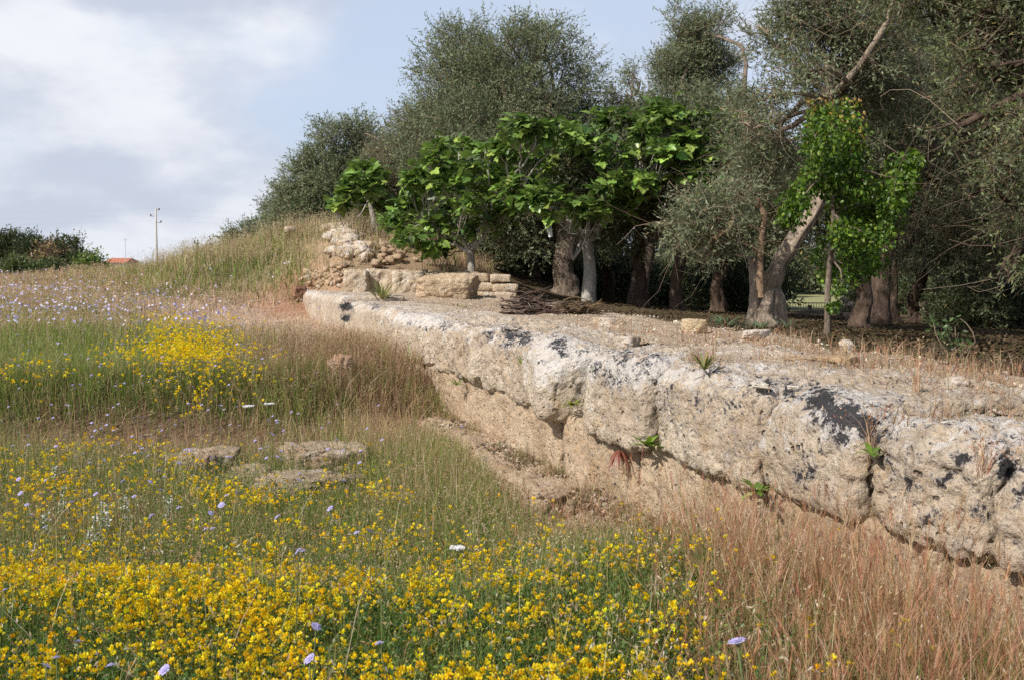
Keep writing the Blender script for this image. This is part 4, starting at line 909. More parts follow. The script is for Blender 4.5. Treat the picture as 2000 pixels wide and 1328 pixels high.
# ------------------------------------------------------------------ trees
def curve(a, b_, sag=0.0, n=7, wob=.06, seed=0):
    a = np.array(a, float); b_ = np.array(b_, float); rg = np.random.default_rng(seed); t_ = np.linspace(0, 1, n)[:, None]; L_ = np.linalg.norm(b_-a)
    m = rg.normal(size=(1, 3))*L_*wob*2; p = a+(b_-a)*t_ + m*np.sin(t_*math.pi) + rg.normal(size=(n, 3))*L_*wob*.35*np.sin(t_*math.pi)
    p[:, 2:] += sag*L_*np.sin(t_*math.pi); return p
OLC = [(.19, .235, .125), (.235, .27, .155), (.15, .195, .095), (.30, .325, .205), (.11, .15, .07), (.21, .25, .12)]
def crown(lobes, nleaf, leaf=.075, wd=.27, pal=OLC, brown=.06, twigc=(.17, .125, .09), sub=16, per=9, shell=.6, sigma=.24, thick=.006, droop=0.1, strands=0):
    """lobes in local coordinates: (cx,cy,cz,rx,ry,rz). returns (Buf, list of clump centres)"""
    b = Buf(); lobes = np.array(lobes, float); wgt = (lobes[:, 3]*lobes[:, 4]*lobes[:, 5])**.72; wgt /= wgt.sum(); nsp = nleaf//per
    cen = []; cr_ = []
    for lb, w_ in zip(lobes, wgt):
        k = max(5, int(sub*len(lobes)*w_)); d = RNG.normal(size=(k, 3)); d /= np.linalg.norm(d, axis=1)[:, None]
        r = (shell+(1-shell)*RNG.random((k, 1))); r[:k//4] *= .55
        cen.append(lb[:3]+d*r*lb[3:6]); cr_.append(np.full(k, lb[3:6].mean()*sigma*1.7))
    cen = np.concatenate(cen); cr_ = np.concatenate(cr_)*RNG.uniform(.6, 1.35, len(cen)); pw_ = cr_**1.7; pw_ /= pw_.sum()
    ci = RNG.choice(len(cen), nsp, p=pw_); d = RNG.normal(size=(nsp, 3)); d[:, 2] *= .8; d /= np.linalg.norm(d, axis=1)[:, None]
    S = cen[ci] + d*(cr_[ci]*RNG.random(nsp)**.45)[:, None]
    ctr = lobes[:, :3].mean(0)
    out = S-ctr; out /= np.maximum(np.linalg.norm(out, axis=1), .1)[:, None]
    D = d*.7+out*.5+RNG.normal(size=(nsp, 3))*.45; D[:, 2] += .25-droop; D /= np.linalg.norm(D, axis=1)[:, None]
    sl = RNG.uniform(.16, .34, nsp)*(leaf/.075)
    # twig ribbons
    tw = np.array([(-.5, -.6, 0), (.5, -.6, 0), (.25, 1, 0), (-.25, 1, 0)])
    R = frames(D); Rs = R.copy(); Rs[:, :, 0] *= (thick/sl)[:, None]
    stamp(b, tw, [np.array([[0, 1, 2, 3]])], S, sl, Rs, pick([twigc, (.22, .17, .12), (.13, .10, .08)], nsp), None, 1)
    u = np.tile(np.linspace(.0, 1, per), nsp); Pp = np.repeat(S, per, 0)+np.repeat(D*sl[:, None], per, 0)*u[:, None]
    lo = np.repeat(D, per, 0)*.55+RNG.normal(size=(nsp*per, 3))*.55
    clump = RNG.uniform(.72, 1.25, len(cen))[ci]
    cc = pick(pal, nsp*per, .2)*np.repeat(clump, per)[:, None]; br = RNG.random(nsp*per) < brown; cc[br] = pick([(.24, .17, .10), (.30, .24, .10), (.20, .15, .10)], br.sum())
    stamp(b, leaf_t(wd), LEAF[1], Pp, leaf*RNG.uniform(.65, 1.2, nsp*per), frames(lo), np.clip(cc, .01, .6))
    if strands:
        k = strands; ci = RNG.integers(0, len(cen), k); A = cen[ci]+RNG.normal(size=(k, 3))*cr_[ci][:, None]*.5
        for j in range(k):
            dd = RNG.normal(size=3)*[1, 1, .6]; dd[2] -= .35; dd /= np.linalg.norm(dd); L_ = RNG.uniform(.4, 1.2)
            tube(b, curve(A[j], A[j]+dd*L_, RNG.uniform(-.15, .15), 5, .08, int(RNG.integers(1e6))), np.linspace(thick*.9, thick*.35, 5), 3, 1, col=pick([(.24, .19, .14), (.17, .13, .10)], 1)[0], cap=False)
    return b, cen
def tree(name, base, trunkpts, trad, lobes, nleaf, label, cat='tree', group=None, leafmat=None, bark=None, leaf=.075, forks=None, limb=.09, trunkname='trunk', ridge=.3, nring=16, limbs=True, **kw):
    base = np.array(base, float); root = empty(name, base, label, cat, group)
    b = Buf(); tp_ = np.array(trunkpts, float)
    # densify trunk
    k = len(tp_); tt = np.linspace(0, k-1, (k-1)*7+1); dens_ = np.stack([np.interp(tt, np.arange(k), tp_[:, i]) for i in range(3)], 1); rd = np.interp(tt, np.arange(k), trad)
    ker = np.array([1, 2, 3, 2, 1])/9.; 
    sm_ = np.stack([np.convolve(np.pad(dens_[:, i], 2, mode='edge'), ker, 'valid') for i in range(3)], 1)
    tube(b, sm_, rd, nring, ridge=ridge, rough=.02, seed=int(base[0]*7)%50)
    for fk in (forks or []):
        fp, fr = np.array(fk[0], float), fk[1]; k = len(fp); tt = np.linspace(0, k-1, (k-1)*6+1)
        fd = np.stack([np.interp(tt, np.arange(k), fp[:, i]) for i in range(3)], 1); fd = np.stack([np.convolve(np.pad(fd[:, i], 2, mode='edge'), ker, 'valid') for i in range(3)], 1)
        tube(b, fd, np.interp(tt, np.arange(k), fr), nring, ridge=ridge*.8, rough=.015, seed=9)
    cb_, cen = crown(lobes, nleaf, leaf, **kw)
    if limbs:
        tops = [sm_[-1]]+[np.array(fk[0][-1], float) for fk in (forks or []) if len(fk) < 3 or fk[2]]
        lcs = []
        for i, lb in enumerate(lobes):
            c = np.array(lb[:3], float); s_ = min(tops, key=lambda q: np.linalg.norm(q-c)); p = curve(s_-np.array([0, 0, .1]), c, .08, 8, .07, i); lcs.append((c, s_)); r0 = limb*random.uniform(.7, 1.1)
            tube(b, p, np.linspace(r0, r0*.35, 8), 7, rough=.01)
        for j, c in enumerate(cen):
            k = int(np.argmin([np.linalg.norm(c-q[0]) for q in lcs])); q0 = lcs[k][0]*.85+lcs[k][1]*.15
            tube(b, curve(q0, c, .05, 6, .08, j), np.linspace(limb*.3, limb*.08, 6), 4, cap=False)
    link(trunkname, b.mesh(trunkname, bark or M_BARK, True), root)
    link('crown', cb_.mesh('crown', [leafmat or M_OLIVE, M_TWIG]), root)
    return root
def lobepx(base, lst, Y, dz=None):
    """photograph-traced lobes (px,py,r_px[,dY]) -> local ellipsoids at real distance"""
    out = []
    for l in lst:
        Yl = Y+(l[3] if len(l) > 3 else 0); c = at(l[0], l[1], Yl)-np.array(base); r = l[2]/F*Yl; out.append((c[0], c[1], c[2], r, r*1.05, r))
    return out
def baseat(px, Y): P_ = at(px, 500, Y); return np.array([P_[0], P_[1], float(terrain(P_[0], P_[1]))-.05])

# T1 big centre olive
B = baseat(1105, 28)
tree('olive_tree', B, [(0, 0, 0), (.02, 0, .25), (-.08, 0, .8), (.05, .1, 1.4), (-.2, .3, 2.4)], [.44, .33, .27, .28, .24],
     lobepx(B, [(905,105,70,2), (1040,115,78,1), (870,190,85,2), (960,200,95,1.5), (1080,190,85,1), (1120,250,65,1), (820,260,60,2), (900,300,100,.5), (1010,300,110,.5), (1110,330,80,1), (940,70,42,2), (1060,75,40,2), (1000,420,100,0), (1130,440,70,1), (880,390,80,1)], 28.5),
     200000, 'large domed silver-green olive tree behind the big fig tree', leaf=.095, wd=.30, sub=22, sigma=.26, strands=120)
# T2 brownish olive left of it
B = baseat(865, 31)
tree('olive_tree', B, [(0, 0, 0), (.1, 0, .7), (0, 0, 1.6)], [.45, .32, .26],
     lobepx(B, [(790,300,55), (840,330,75), (770,370,60), (830,410,70), (900,420,80), (900,340,80,1), (760,430,50), (740,310,30), (840,250,50,1), (800,240,50,1), (760,330,60,1), (730,380,50)], 31), 110000,
     'brownish twiggy olive tree left of the large domed olive, above the smaller fig', leaf=.095, pal=[(.19, .185, .11), (.22, .215, .135), (.165, .185, .095), (.23, .20, .13)], brown=.2, strands=120)
# T3 far left olive, behind the mound
B = baseat(670, 40)
tree('olive_tree', B, [(0, 0, 0), (0, 0, .8), (.2, 0, 1.8)], [.45, .3, .25],
     lobepx(B, [(660,300,52), (700,290,42), (625,320,42), (600,370,48), (660,380,62), (715,350,48), (720,400,45), (570,400,40), (630,430,50), (690,440,45), (560,365,26), (735,330,50), (760,380,50), (700,260,36)], 40), 85000,
     'rounded olive tree standing behind the mound, left of the other big olives', leaf=.12, wd=.3, strands=50)
B = baseat(545, 52)
tree('olive_tree', B, [(0, 0, 0), (0, 0, .8), (.2, 0, 1.6)], [.4, .28, .2],
     lobepx(B, [(560,400,32), (530,425,24), (580,430,36), (545,450,30), (600,400,26)], 52), 16000,
     'small olive tree behind the mound between the rounded olive and the low far one', leaf=.15, wd=.32)
B = baseat(478, 64)
tree('olive_tree', B, [(0, 0, 0), (0, 0, .8), (.2, 0, 1.4)], [.4, .28, .2],
     lobepx(B, [(462,462,20), (490,447,18), (505,455,20), (480,470,22), (515,470,24), (450,472,14)], 64), 11000,
     'low far olive at the left end of the grove behind the mound', leaf=.17, wd=.35)
# T5 tall olive right of the centre
B = baseat(1245, 30)
tree('olive_tree', B, [(0, 0, 0), (.05, 0, .7), (.3, .1, 1.8), (.8, .2, 3.2)], [.34, .26, .23, .20],
     lobepx(B, [(1355,85,68,2), (1330,130,60,2), (1395,130,55,2), (1350,60,42,2), (1350,185,62,2), (1235,150,32,1), (1225,185,35,1), (1260,230,60), (1330,260,75), (1420,220,62), (1430,290,60), (1230,330,60), (1300,370,80), (1400,370,70)], 30), 140000,
     'tall round-topped olive tree against the sky right of the large domed olive', leaf=.095, wd=.3, brown=.10, strands=160)
# T6 forked olive nearest the wall
B = np.array([*at(1500, 500, 13.6)[:2], 1.0]); S_ = 13.6/F
def lp(px, py, dy=0): p = at(px, py, 13.6+dy)-B; return tuple(p)
tree('olive_tree', B, [lp(1496, 652), lp(1494, 620), lp(1497, 580), lp(1520, 520), lp(1555, 462), lp(1598, 400), lp(1620, 300, .4), lp(1626, 170, .5)], [.22, .165, .13, .10, .098, .09, .085, .07],
     lobepx(B, [(1530,60,62,.5), (1620,40,75,.8), (1700,90,70,.5), (1560,140,60,0), (1650,170,70,1), (1500,190,45,.5), (1740,30,70,1), (1480,50,25,.5), (1510,280,60,1.2), (1440,240,30,1), (1740,180,60,1), (1480,340,50,1.5), (1590,0,60,.5), (1660,-60,80,1)], 13.6), 56000,
     'forked old olive tree with a pale gnarled leaning trunk nearest to the wall', leaf=.062, wd=.3, brown=.10, sub=20, limb=.05, sigma=.28, thick=.004, strands=420, nring=26, ridge=.5, bark=bark_mat('sunlit_bark', (.22, .17, .13), (.52, .43, .34), 11),  # bark colour lightened to stand in for sun that the crowns block
     forks=[([lp(1480, 640, .05), lp(1480, 590), lp(1478, 550), lp(1468, 500, .1)], [.16, .10, .085, .05], False), ([lp(1516, 645, .0), lp(1518, 600), lp(1512, 560)], [.15, .11, .09], False)])
# the slim low-branching shoot in front of it
B = np.array([*at(1485, 500, 13.2)[:2], 1.25])
def lp2(px, py, dy=0): return tuple(at(px, py, 13.2+dy)-B)
tree('olive_sapling', B, [lp2(1487, 585), lp2(1484, 530), lp2(1488, 460), lp2(1495, 425), lp2(1478, 385)], [.05, .042, .036, .03, .022],
     lobepx(B, [(1345,420,38), (1390,455,52), (1330,460,38), (1420,420,42), (1385,500,30), (1440,380,32), (1360,395,35), (1300,440,18), (1450,470,28)], 13.2), 7500,
     'slim orange-barked olive shoot with silvery leaves growing up against the forked trunk', leaf=.065, wd=.26, sub=14, limb=.022, thick=.0035, bark=bark_mat('shoot_bark', (.22, .15, .10), (.38, .27, .18), 9), pal=[(.19, .23, .13), (.24, .27, .17), (.15, .19, .09), (.28, .29, .19)], strands=70, nring=10, ridge=.1,
     forks=[([lp2(1480, 488), lp2(1445, 468), lp2(1400, 450, -.2)], [.03, .024, .014]), ([lp2(1488, 452), lp2(1460, 440), lp2(1420, 430, -.1), lp2(1360, 420, -.1)], [.026, .02, .015, .01])])
# right-hand olives
B = baseat(1716, 21)
tree('olive_tree', B, [(0, 0, 0), (.05, 0, .5), (.1, .1, 1.3), (.5, .2, 2.6)], [.28, .2, .18, .16],
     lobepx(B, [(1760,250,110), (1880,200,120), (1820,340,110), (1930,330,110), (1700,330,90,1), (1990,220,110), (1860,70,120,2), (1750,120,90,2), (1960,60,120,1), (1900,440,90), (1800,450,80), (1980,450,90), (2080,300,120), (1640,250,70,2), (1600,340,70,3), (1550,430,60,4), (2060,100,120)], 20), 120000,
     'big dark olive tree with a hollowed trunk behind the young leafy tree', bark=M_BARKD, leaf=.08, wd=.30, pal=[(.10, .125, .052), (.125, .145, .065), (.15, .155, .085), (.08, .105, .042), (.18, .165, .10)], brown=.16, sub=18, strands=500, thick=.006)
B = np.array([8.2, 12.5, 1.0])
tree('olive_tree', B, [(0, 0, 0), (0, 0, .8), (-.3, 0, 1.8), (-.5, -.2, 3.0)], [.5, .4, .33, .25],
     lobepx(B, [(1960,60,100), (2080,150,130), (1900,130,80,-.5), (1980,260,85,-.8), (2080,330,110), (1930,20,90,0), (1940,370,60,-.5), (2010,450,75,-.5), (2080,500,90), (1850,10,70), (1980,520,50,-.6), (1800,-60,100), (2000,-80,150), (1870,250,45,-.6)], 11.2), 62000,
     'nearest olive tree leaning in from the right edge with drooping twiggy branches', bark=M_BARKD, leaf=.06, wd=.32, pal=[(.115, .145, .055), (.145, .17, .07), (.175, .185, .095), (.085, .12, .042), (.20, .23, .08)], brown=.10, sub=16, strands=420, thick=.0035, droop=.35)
# background grove: two crowns reused
def bg_proto(seed, label):
    B = np.array([0., 0, 0]); 
    lobes = [(random.uniform(-1.6, 1.6), random.uniform(-1.5, 1.5), random.uniform(2.4, 4.6), r_, r_, r_*.85) for r_ in [1.3, 1.2, 1.4, 1.1, 1.2, 1.0, 1.2]]
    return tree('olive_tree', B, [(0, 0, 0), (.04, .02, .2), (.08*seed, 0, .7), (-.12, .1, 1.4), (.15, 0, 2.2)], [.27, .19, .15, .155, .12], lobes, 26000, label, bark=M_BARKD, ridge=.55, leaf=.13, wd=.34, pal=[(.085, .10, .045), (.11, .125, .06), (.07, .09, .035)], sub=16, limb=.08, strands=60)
bgp = [bg_proto(1, 'x'), bg_proto(2, 'x')]
BGT = [(1185, 33, 'small dark olive trunk just right of the white-barked fig trunk'), (1252, 25, 'reddish short olive trunk in shade between the white-barked fig and the forked olive'), (1326, 24, 'straight dark olive trunk standing halfway between the fig and the forked olive'),
       (1405, 31, 'dark spreading olive trunk just left of the forked olive, deep in the shade'), (1505, 40, 'distant olive behind the forked trunk beside the gap with the railing'),
       (1680, 17.5, 'brown upright olive trunk close behind the young leafy tree'), (1745, 26, 'lighter weathered olive trunk right of the hollowed one'), (1795, 28, 'thin dark leaning olive trunk before the dry-stone wall'),
       (1930, 33, 'distant olive in shade at the far right in front of the dry-stone wall'), (1040, 36, 'distant dark olive behind the brushwood pile'), (960, 34, 'distant dark olive behind the small fig trunk'), (2060, 24, 'olive standing just inside the right edge of the grove'),
       (1460, 44, 'far olive closing the view left of the forked trunk'), (1720, 46, 'far olive closing the view behind the young leafy tree'), (1850, 45, 'far olive closing the view above the dry-stone wall'), (1120, 46, 'far olive closing the view behind the white-barked fig trunk'), (1300, 47, 'far olive closing the view behind the straight dark trunk')]
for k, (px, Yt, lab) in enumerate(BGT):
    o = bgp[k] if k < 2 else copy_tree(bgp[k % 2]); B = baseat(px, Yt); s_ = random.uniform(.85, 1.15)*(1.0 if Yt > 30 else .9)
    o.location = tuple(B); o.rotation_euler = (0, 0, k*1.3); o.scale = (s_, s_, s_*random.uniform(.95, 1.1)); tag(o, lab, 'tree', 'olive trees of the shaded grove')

# figs -------------------------------------------------------------
FO = [(0, 0), (.18, -.08), (.38, .0), (.50, .17), (.38, .26), (.48, .42), (.54, .58), (.33, .54), (.27, .68), (.16, .88), (0, 1.0)]
FV = [(0, .32)] + FO + [(-x, y) for (x, y) in FO[-2:0:-1]]
FV = np.array([(x, y, .16*abs(x)-.26*y*y+.03) for (x, y) in FV]); nF = len(FV)-1
FF = [np.array([[0, 1+i, 1+(i+1) % nF] for i in range(nF)])]
FGC = [(.15, .24, .05), (.19, .30, .06), (.11, .19, .042), (.27, .38, .08), (.08, .14, .036)]
def fig(name, px, pyb, Y, trunk, rad, lobes, label, lsize=.24, tips=5, per=9, forks=None, rk=1.0):
    P_ = at(px, pyb, Y); B = np.array([P_[0], P_[1], float(terrain(P_[0], P_[1]))-.05]); root = empty(name, B, label, 'fig tree')
    loc = lambda x, y, dy=0: at(x, y, Y+dy)-B
    tr = [loc(*p) for p in trunk]; tr[0][2] = 0
    b = Buf(); k = len(tr); tt = np.linspace(0, k-1, (k-1)*6+1); tr = np.array(tr); dn = np.stack([np.interp(tt, np.arange(k), tr[:, i]) for i in range(3)], 1)
    tube(b, dn, np.interp(tt, np.arange(k), rad), 14, ridge=.12, rough=.01)
    tops = [dn[-1]]
    for fk in (forks or []):
        fp = np.array([loc(*p) for p in fk]); tube(b, fp, np.linspace(rad[-1]*.75, rad[-1]*.4, len(fp)), 8, rough=.01); tops.append(fp[-1])
    cb_ = Buf(); TP = []; TD = []
    for i, (lx, ly, lr) in enumerate(lobes):
        c = loc(lx, ly, random.uniform(-1.4, 1.2)); R_ = lr/F*Y*rk; s_ = min(tops, key=lambda q: np.linalg.norm(q-c)+random.random()*.4)
        p = curve(s_, c-np.array([0, 0, .15]), -.08, 8, .08, i+50); tube(b, p, np.linspace(rad[-1]*.36, .013, 8), 6)
        for j in range(tips):
            d_ = np.random.default_rng(i*31+j).normal(size=3); d_[2] = abs(d_[2])*1.0-.1; d_ /= np.linalg.norm(d_); e = c+d_*R_*random.uniform(.5, 1.05); e2 = curve(p[-2], e, -.12, 6, .07, i*9+j); tube(b, e2, np.linspace(.013, .008, 6), 5); TP.append(e); TD.append(d_)
    TP = np.array(TP); TD = np.array(TD); n = len(TP)*per; Pp = np.repeat(TP, per, 0)+RNG.normal(size=(n, 3))*.075
    a = RNG.uniform(0, 6.283, n); D = np.stack([np.cos(a), np.sin(a), RNG.uniform(-1.0, .6, n)], 1)+np.repeat(TD, per, 0)*.3+RNG.normal(size=(n, 3))*.2
    D /= np.linalg.norm(D, axis=1)[:, None]; pet = RNG.uniform(.05, .13, n)
    X_ = np.cross(D, np.array([0, 0, 1.0])); X_ /= np.maximum(np.linalg.norm(X_, axis=1), 1e-3)[:, None]; Zz = np.cross(X_, D); Zz *= np.sign(Zz[:, 2:]+1e-9); X_ = np.cross(D, Zz); rl = RNG.normal(0, .45, (n, 1)); X_, Zz = X_*np.cos(rl)+Zz*np.sin(rl), Zz*np.cos(rl)-X_*np.sin(rl)
    R = np.stack([X_, D, Zz], 2)
    stamp(cb_, FV, FF, Pp+D*pet[:, None], lsize*RNG.uniform(.45, 1.15, n), R, pick(FGC, n, .22))
    st = np.array([(-.5, 0, 0), (.5, 0, 0), (.5, 1, 0), (-.5, 1, 0)]); Rs = R.copy(); Rs[:, :, 0] *= .05
    stamp(cb_, st, [np.array([[0, 1, 2, 3]])], Pp, pet, Rs, pick([(.2, .26, .08)], n))
    link('trunk', b.mesh('trunk', M_FIGB, True), root); link('crown', cb_.mesh('crown', M_FIG), root)
fig('fig_tree', 1150, 585, 23.6, [(1150, 588), (1152, 530), (1148, 480), (1140, 455)], [.17, .135, .125, .12],
    [(1010,265,28), (1045,262,25), (1090,270,30), (1130,285,28), (1180,245,26), (1215,245,26), (1260,250,28), (1290,222,22), (1310,240,20), (1400,245,20), (1405,262,16), (1385,320,26), (1410,335,22), (1290,310,34), (1330,300,26), (1245,300,34), (1195,310,36), (1140,335,36), (1080,330,34), (1030,320,34), (1010,365,30), (1070,385,28), (1120,375,34), (1180,370,34), (1240,355,34), (1300,360,32), (1345,350,26), (1410,300,24), (1380,285,24), (1430,320,18), (1345,285,28), (1350,240,16), (1330,320,28), (1110,425,32), (1160,430,32), (1210,405,26), (1250,405,26), (1310,400,26), (1310,425,18), (990,300,22), (1030,400,26), (960,345,22), (1270,275,26), (1160,280,24), (1100,300,30), (1220,330,30), (1060,295,24), (1350,325,22), (1135,445,22), (1000,380,24)] + [(1010+410*random.random(), 262+130*random.random(), 26) for _ in range(10)],
    'large fig tree with broad glossy leaves and a whitish trunk at the grove edge', .215, 6, 16, forks=[[(1146, 470), (1120, 440), (1075, 405), (1010, 392)], [(1152, 470), (1190, 420), (1240, 390), (1300, 380)], [(1145, 470), (1155, 400, .5), (1160, 330, .5)], [(1150, 465), (1200, 415, -.4), (1250, 340, -.4)]])
fig('fig_tree', 918, 530, 24.4, [(920, 536), (921, 515), (918, 490), (930, 470)], [.11, .085, .075, .06],
    [(905,295,18), (865,300,18), (855,318,18), (950,298,16), (815,350,20), (835,362,20), (800,362,16), (870,372,26), (900,360,24), (930,380,24), (820,395,22), (795,400,14), (860,410,26), (900,410,28), (945,410,26), (780,430,18), (810,440,24), (845,450,26), (890,450,26), (930,450,26), (965,440,22), (800,470,20), (835,480,22), (870,485,18), (985,420,20), (770,440,12), (915,335,20), (850,345,20)],
    'smaller fig tree with low spreading branches above the low block wall', .21, 5, 14, forks=[[(916, 492), (905, 470), (870, 450), (830, 440)], [(920, 492), (945, 465), (960, 430)], [(916, 495), (890, 478), (845, 470)]])
fig('fig_tree', 735, 470, 29.0, [(735, 470), (730, 430), (720, 390)], [.10, .08, .06],
    [(690,345,16), (710,335,16), (735,345,16), (700,365,20), (730,370,20), (680,385,14), (715,395,20), (745,390,16), (660,405,10), (700,400,16), (760,410,20), (725,350,14)],
    'bright green fig bush showing above the crest of the mound', .27, 6, 9)

# young bright green tree behind the wall
B = np.array([*at(1615, 500, 11.3)[:2], 1.05]); loc3 = lambda x, y, dy=0: tuple(at(x, y, 11.3+dy)-B)
root = empty('young_tree', B, 'young tree with bright green leaves and a thin trunk behind the back of the wall', 'tree')
b = Buf(); trp = np.array([(0, 0, -.1), loc3(1616, 640), loc3(1617, 560), loc3(1622, 500), loc3(1628, 420), loc3(1620, 330), loc3(1622, 250)]); tt = np.linspace(0, 6, 37)
tube(b, np.stack([np.interp(tt, np.arange(7), trp[:, i]) for i in range(3)], 1), np.interp(tt, np.arange(7), [.042, .036, .032, .028, .022, .016, .010]), 10, ridge=.1)
YL = [(1600,235,26), (1640,225,28), (1610,270,38), (1655,265,34), (1620,310,42), (1660,315,36), (1600,340,30), (1640,350,38), (1572,372,24), (1548,395,24), (1560,405,22), (1542,428,20), (1530,425,14), (1680,370,28), (1720,380,26), (1760,330,28), (1780,320,22), (1755,370,30), (1725,420,36), (1690,430,30), (1680,400,26), (1660,460,30), (1720,460,26), (1640,400,24), (1640,450,22), (1655,500,24), (1690,500,24), (1710,515,20), (1670,530,24), (1620,535,20), (1640,560,14), (1625,595,14), (1610,470,14), (1600,500,16), (1610,360,22), (1740,400,24), (1770,350,22)]
leafs = Buf(); PPs = []
for i, (x, y, r) in enumerate(YL):
    c = np.array(loc3(x, y, random.uniform(-.45, .45))); s_ = trp[int(np.argmin([np.linalg.norm(q-c+np.array([0, 0, -.25])) for q in trp]))]
    if i % 2 == 0: tube(b, curve(s_, c, .05, 6, .05, i), np.linspace(.013, .005, 6), 5)
    r = r*1.17; n = int(5.5*(r/20)**2*19); R_ = r/F*11.3; d_ = RNG.normal(size=(n, 3)); d_ /= np.linalg.norm(d_, axis=1)[:, None]; PPs.append(c+d_*(R_*1.1*RNG.random(n)**.42)[:, None]*[1, 1.2, 1])
Pq = np.concatenate(PPs); n = len(Pq); D = RNG.normal(size=(n, 3))*.5; D[:, 2] -= .55
ov = np.array([(0, 0, 0), (.26, .25, .05), (.30, .5, .05), (.16, .8, .0), (0, 1, -.06), (-.16, .8, 0), (-.30, .5, .05), (-.26, .25, .05), (0, .5, 0)])
ovf = [np.array([[0, 1, 2, 8], [8, 2, 3, 4], [8, 4, 5, 6], [0, 8, 6, 7]])]
stamp(leafs, ov, ovf, Pq, .052*RNG.uniform(.65, 1.25, n), frames(D), pick([(.08, .16, .018), (.115, .205, .024), (.055, .115, .014), (.16, .24, .03), (.04, .08, .012)], n, .2))
k = 900; ci = RNG.integers(0, len(YL), 400)
top = np.array([loc3(RNG.uniform(1575, 1690), RNG.uniform(195, 300), RNG.uniform(-.3, .3)) for _ in range(260)]); stamp(leafs, ov, ovf, top, .04, frames(RNG.normal(size=(260, 3))*.4+[0, 0, .6]), pick([(.34, .20, .05), (.30, .32, .06), (.36, .26, .08)], 260))
link('trunk', b.mesh('trunk', M_BARK, True), root); link('crown', leafs.mesh('crown', M_LEAF), root)
# small seedling behind the wall at right
P_ = at(1860, 700, 8.6); P_[2] = 1.05; root = empty('seedling', P_, 'spindly dark green seedling standing behind the back edge of the wall at the right', 'sapling')
b = Buf(); lf = Buf(); Q = []
for j in range(9):
    e = np.array([random.uniform(-.16, .16), random.uniform(-.12, .12), random.uniform(.18, .42)]); tube(b, curve((0, 0, 0), e, .05, 6, .06, j), np.linspace(.008, .003, 6), 5, col=(.16, .13, .09)); Q += [e*random.uniform(.5, 1.05)+RNG.normal(size=3)*.03 for _ in range(9)]
Q = np.array(Q); stamp(lf, ov, ovf, Q, .045, frames(RNG.normal(size=(len(Q), 3))), pick([(.07, .12, .04), (.10, .15, .05)], len(Q)))
link('stem', b.mesh('stem', M_TWIG, True), root); link('foliage', lf.mesh('foliage', M_LEAF), root)
# understorey shrubs closing the view under the crowns
def shrub_proto():
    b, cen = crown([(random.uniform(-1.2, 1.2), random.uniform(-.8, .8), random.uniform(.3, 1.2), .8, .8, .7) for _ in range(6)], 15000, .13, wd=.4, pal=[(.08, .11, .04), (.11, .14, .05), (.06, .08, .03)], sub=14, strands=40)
    return b.mesh('shrub', [M_OLIVE, M_TWIG])
sp = [shrub_proto(), shrub_proto()]
for k, (px, Yt, s_, lab) in enumerate([(960, 38, 1.4, 'dark shrub behind the small fig trunk'), (1040, 40, 1.5, 'dark shrub behind the brushwood pile'), (1210, 38, 1.2, 'dark shrub right of the white-barked fig trunk'), (1290, 42, 1.1, 'shrub with a pale gap beside it left of the straight dark trunk'), (1380, 39, 1.2, 'dark shrub between the straight trunk and the forked olive'), (1440, 35, 1.1, 'dark shrub right behind the forked olive'),
    (1425, 48, 1.4, 'tall shrub left of and behind the forked olive trunk'), (1700, 50, 1.1, 'shrub right of the railing gap'), (1740, 42, 1.1, 'shrub behind the lighter weathered olive trunk'), (1920, 26, .7, 'grey-green bush in front of the dry-stone wall at right'), (1990, 27, .9, 'bush at the right edge below the grove crowns'), (1800, 54, 1.6, 'far shrub above the dry-stone wall'), (1900, 55, 1.7, 'far shrub above the right end of the dry-stone wall'), (2010, 48, 1.8, 'far shrub at the right edge'), (1575, 78, 2.3, 'far pale-lit bush across the bright field seen through the gap with the railing'), (1480, 70, 2.2, 'far bush behind the left edge of the bright gap'), (1130, 52, 1.9, 'far shrub behind the white fig trunk'), (900, 42, 1.7, 'dark shrub behind the smaller fig crown'), (830, 37, 1.3, 'dark shrub behind the earth slope')]):
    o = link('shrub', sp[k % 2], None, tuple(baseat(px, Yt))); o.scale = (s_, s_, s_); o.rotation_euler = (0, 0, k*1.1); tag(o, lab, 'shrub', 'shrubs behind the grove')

# brushwood
def brush(px, py, Y, w, h, n, label, cols):
    P_ = at(px, py, Y); P_[2] = WT(Y) if LOF(P_[0], P_[1]) < 6.4 else float(terrain(P_[0], P_[1])); b = Buf()
    for k in range(n):
        x = random.gauss(0, w*.22); z = abs(random.gauss(0, h*.42))*math.exp(-(x/(w*.55))**2)+.02; L_ = random.uniform(.16, .50); a = random.gauss(0, .6); e = random.gauss(.05, .22)
        y = random.gauss(0, w*.14); d_ = np.array([math.cos(a)*math.cos(e), math.sin(a), math.sin(e)])*L_/2; c = np.array([x, y, z])
        s0, s1 = c-d_, c+d_; s0[2] = max(s0[2], .01); s1[2] = max(s1[2], .01); tube(b, curve(s0, s1, random.uniform(-.06, .06), 5, .04, k), np.linspace(random.uniform(.006, .016), .004, 5), 5, col=np.array(random.choice(cols))*random.uniform(.7, 1.2))
    tag(link('brushwood_pile', b.mesh('brushwood_pile', M_TWIG, True), None, tuple(P_)), label, 'brushwood')
brush(1038, 622, 14.8, .64, .30, 230, 'heap of grey-brown cut branches piled on the back of the wall top', [(.12, .08, .065), (.17, .125, .10), (.08, .055, .045), (.24, .19, .16)])
brush(1130, 618, 15.2, .5, .18, 110, 'thinner scatter of brown twigs right of the branch heap', [(.14, .10, .06), (.20, .14, .08), (.10, .07, .05)])

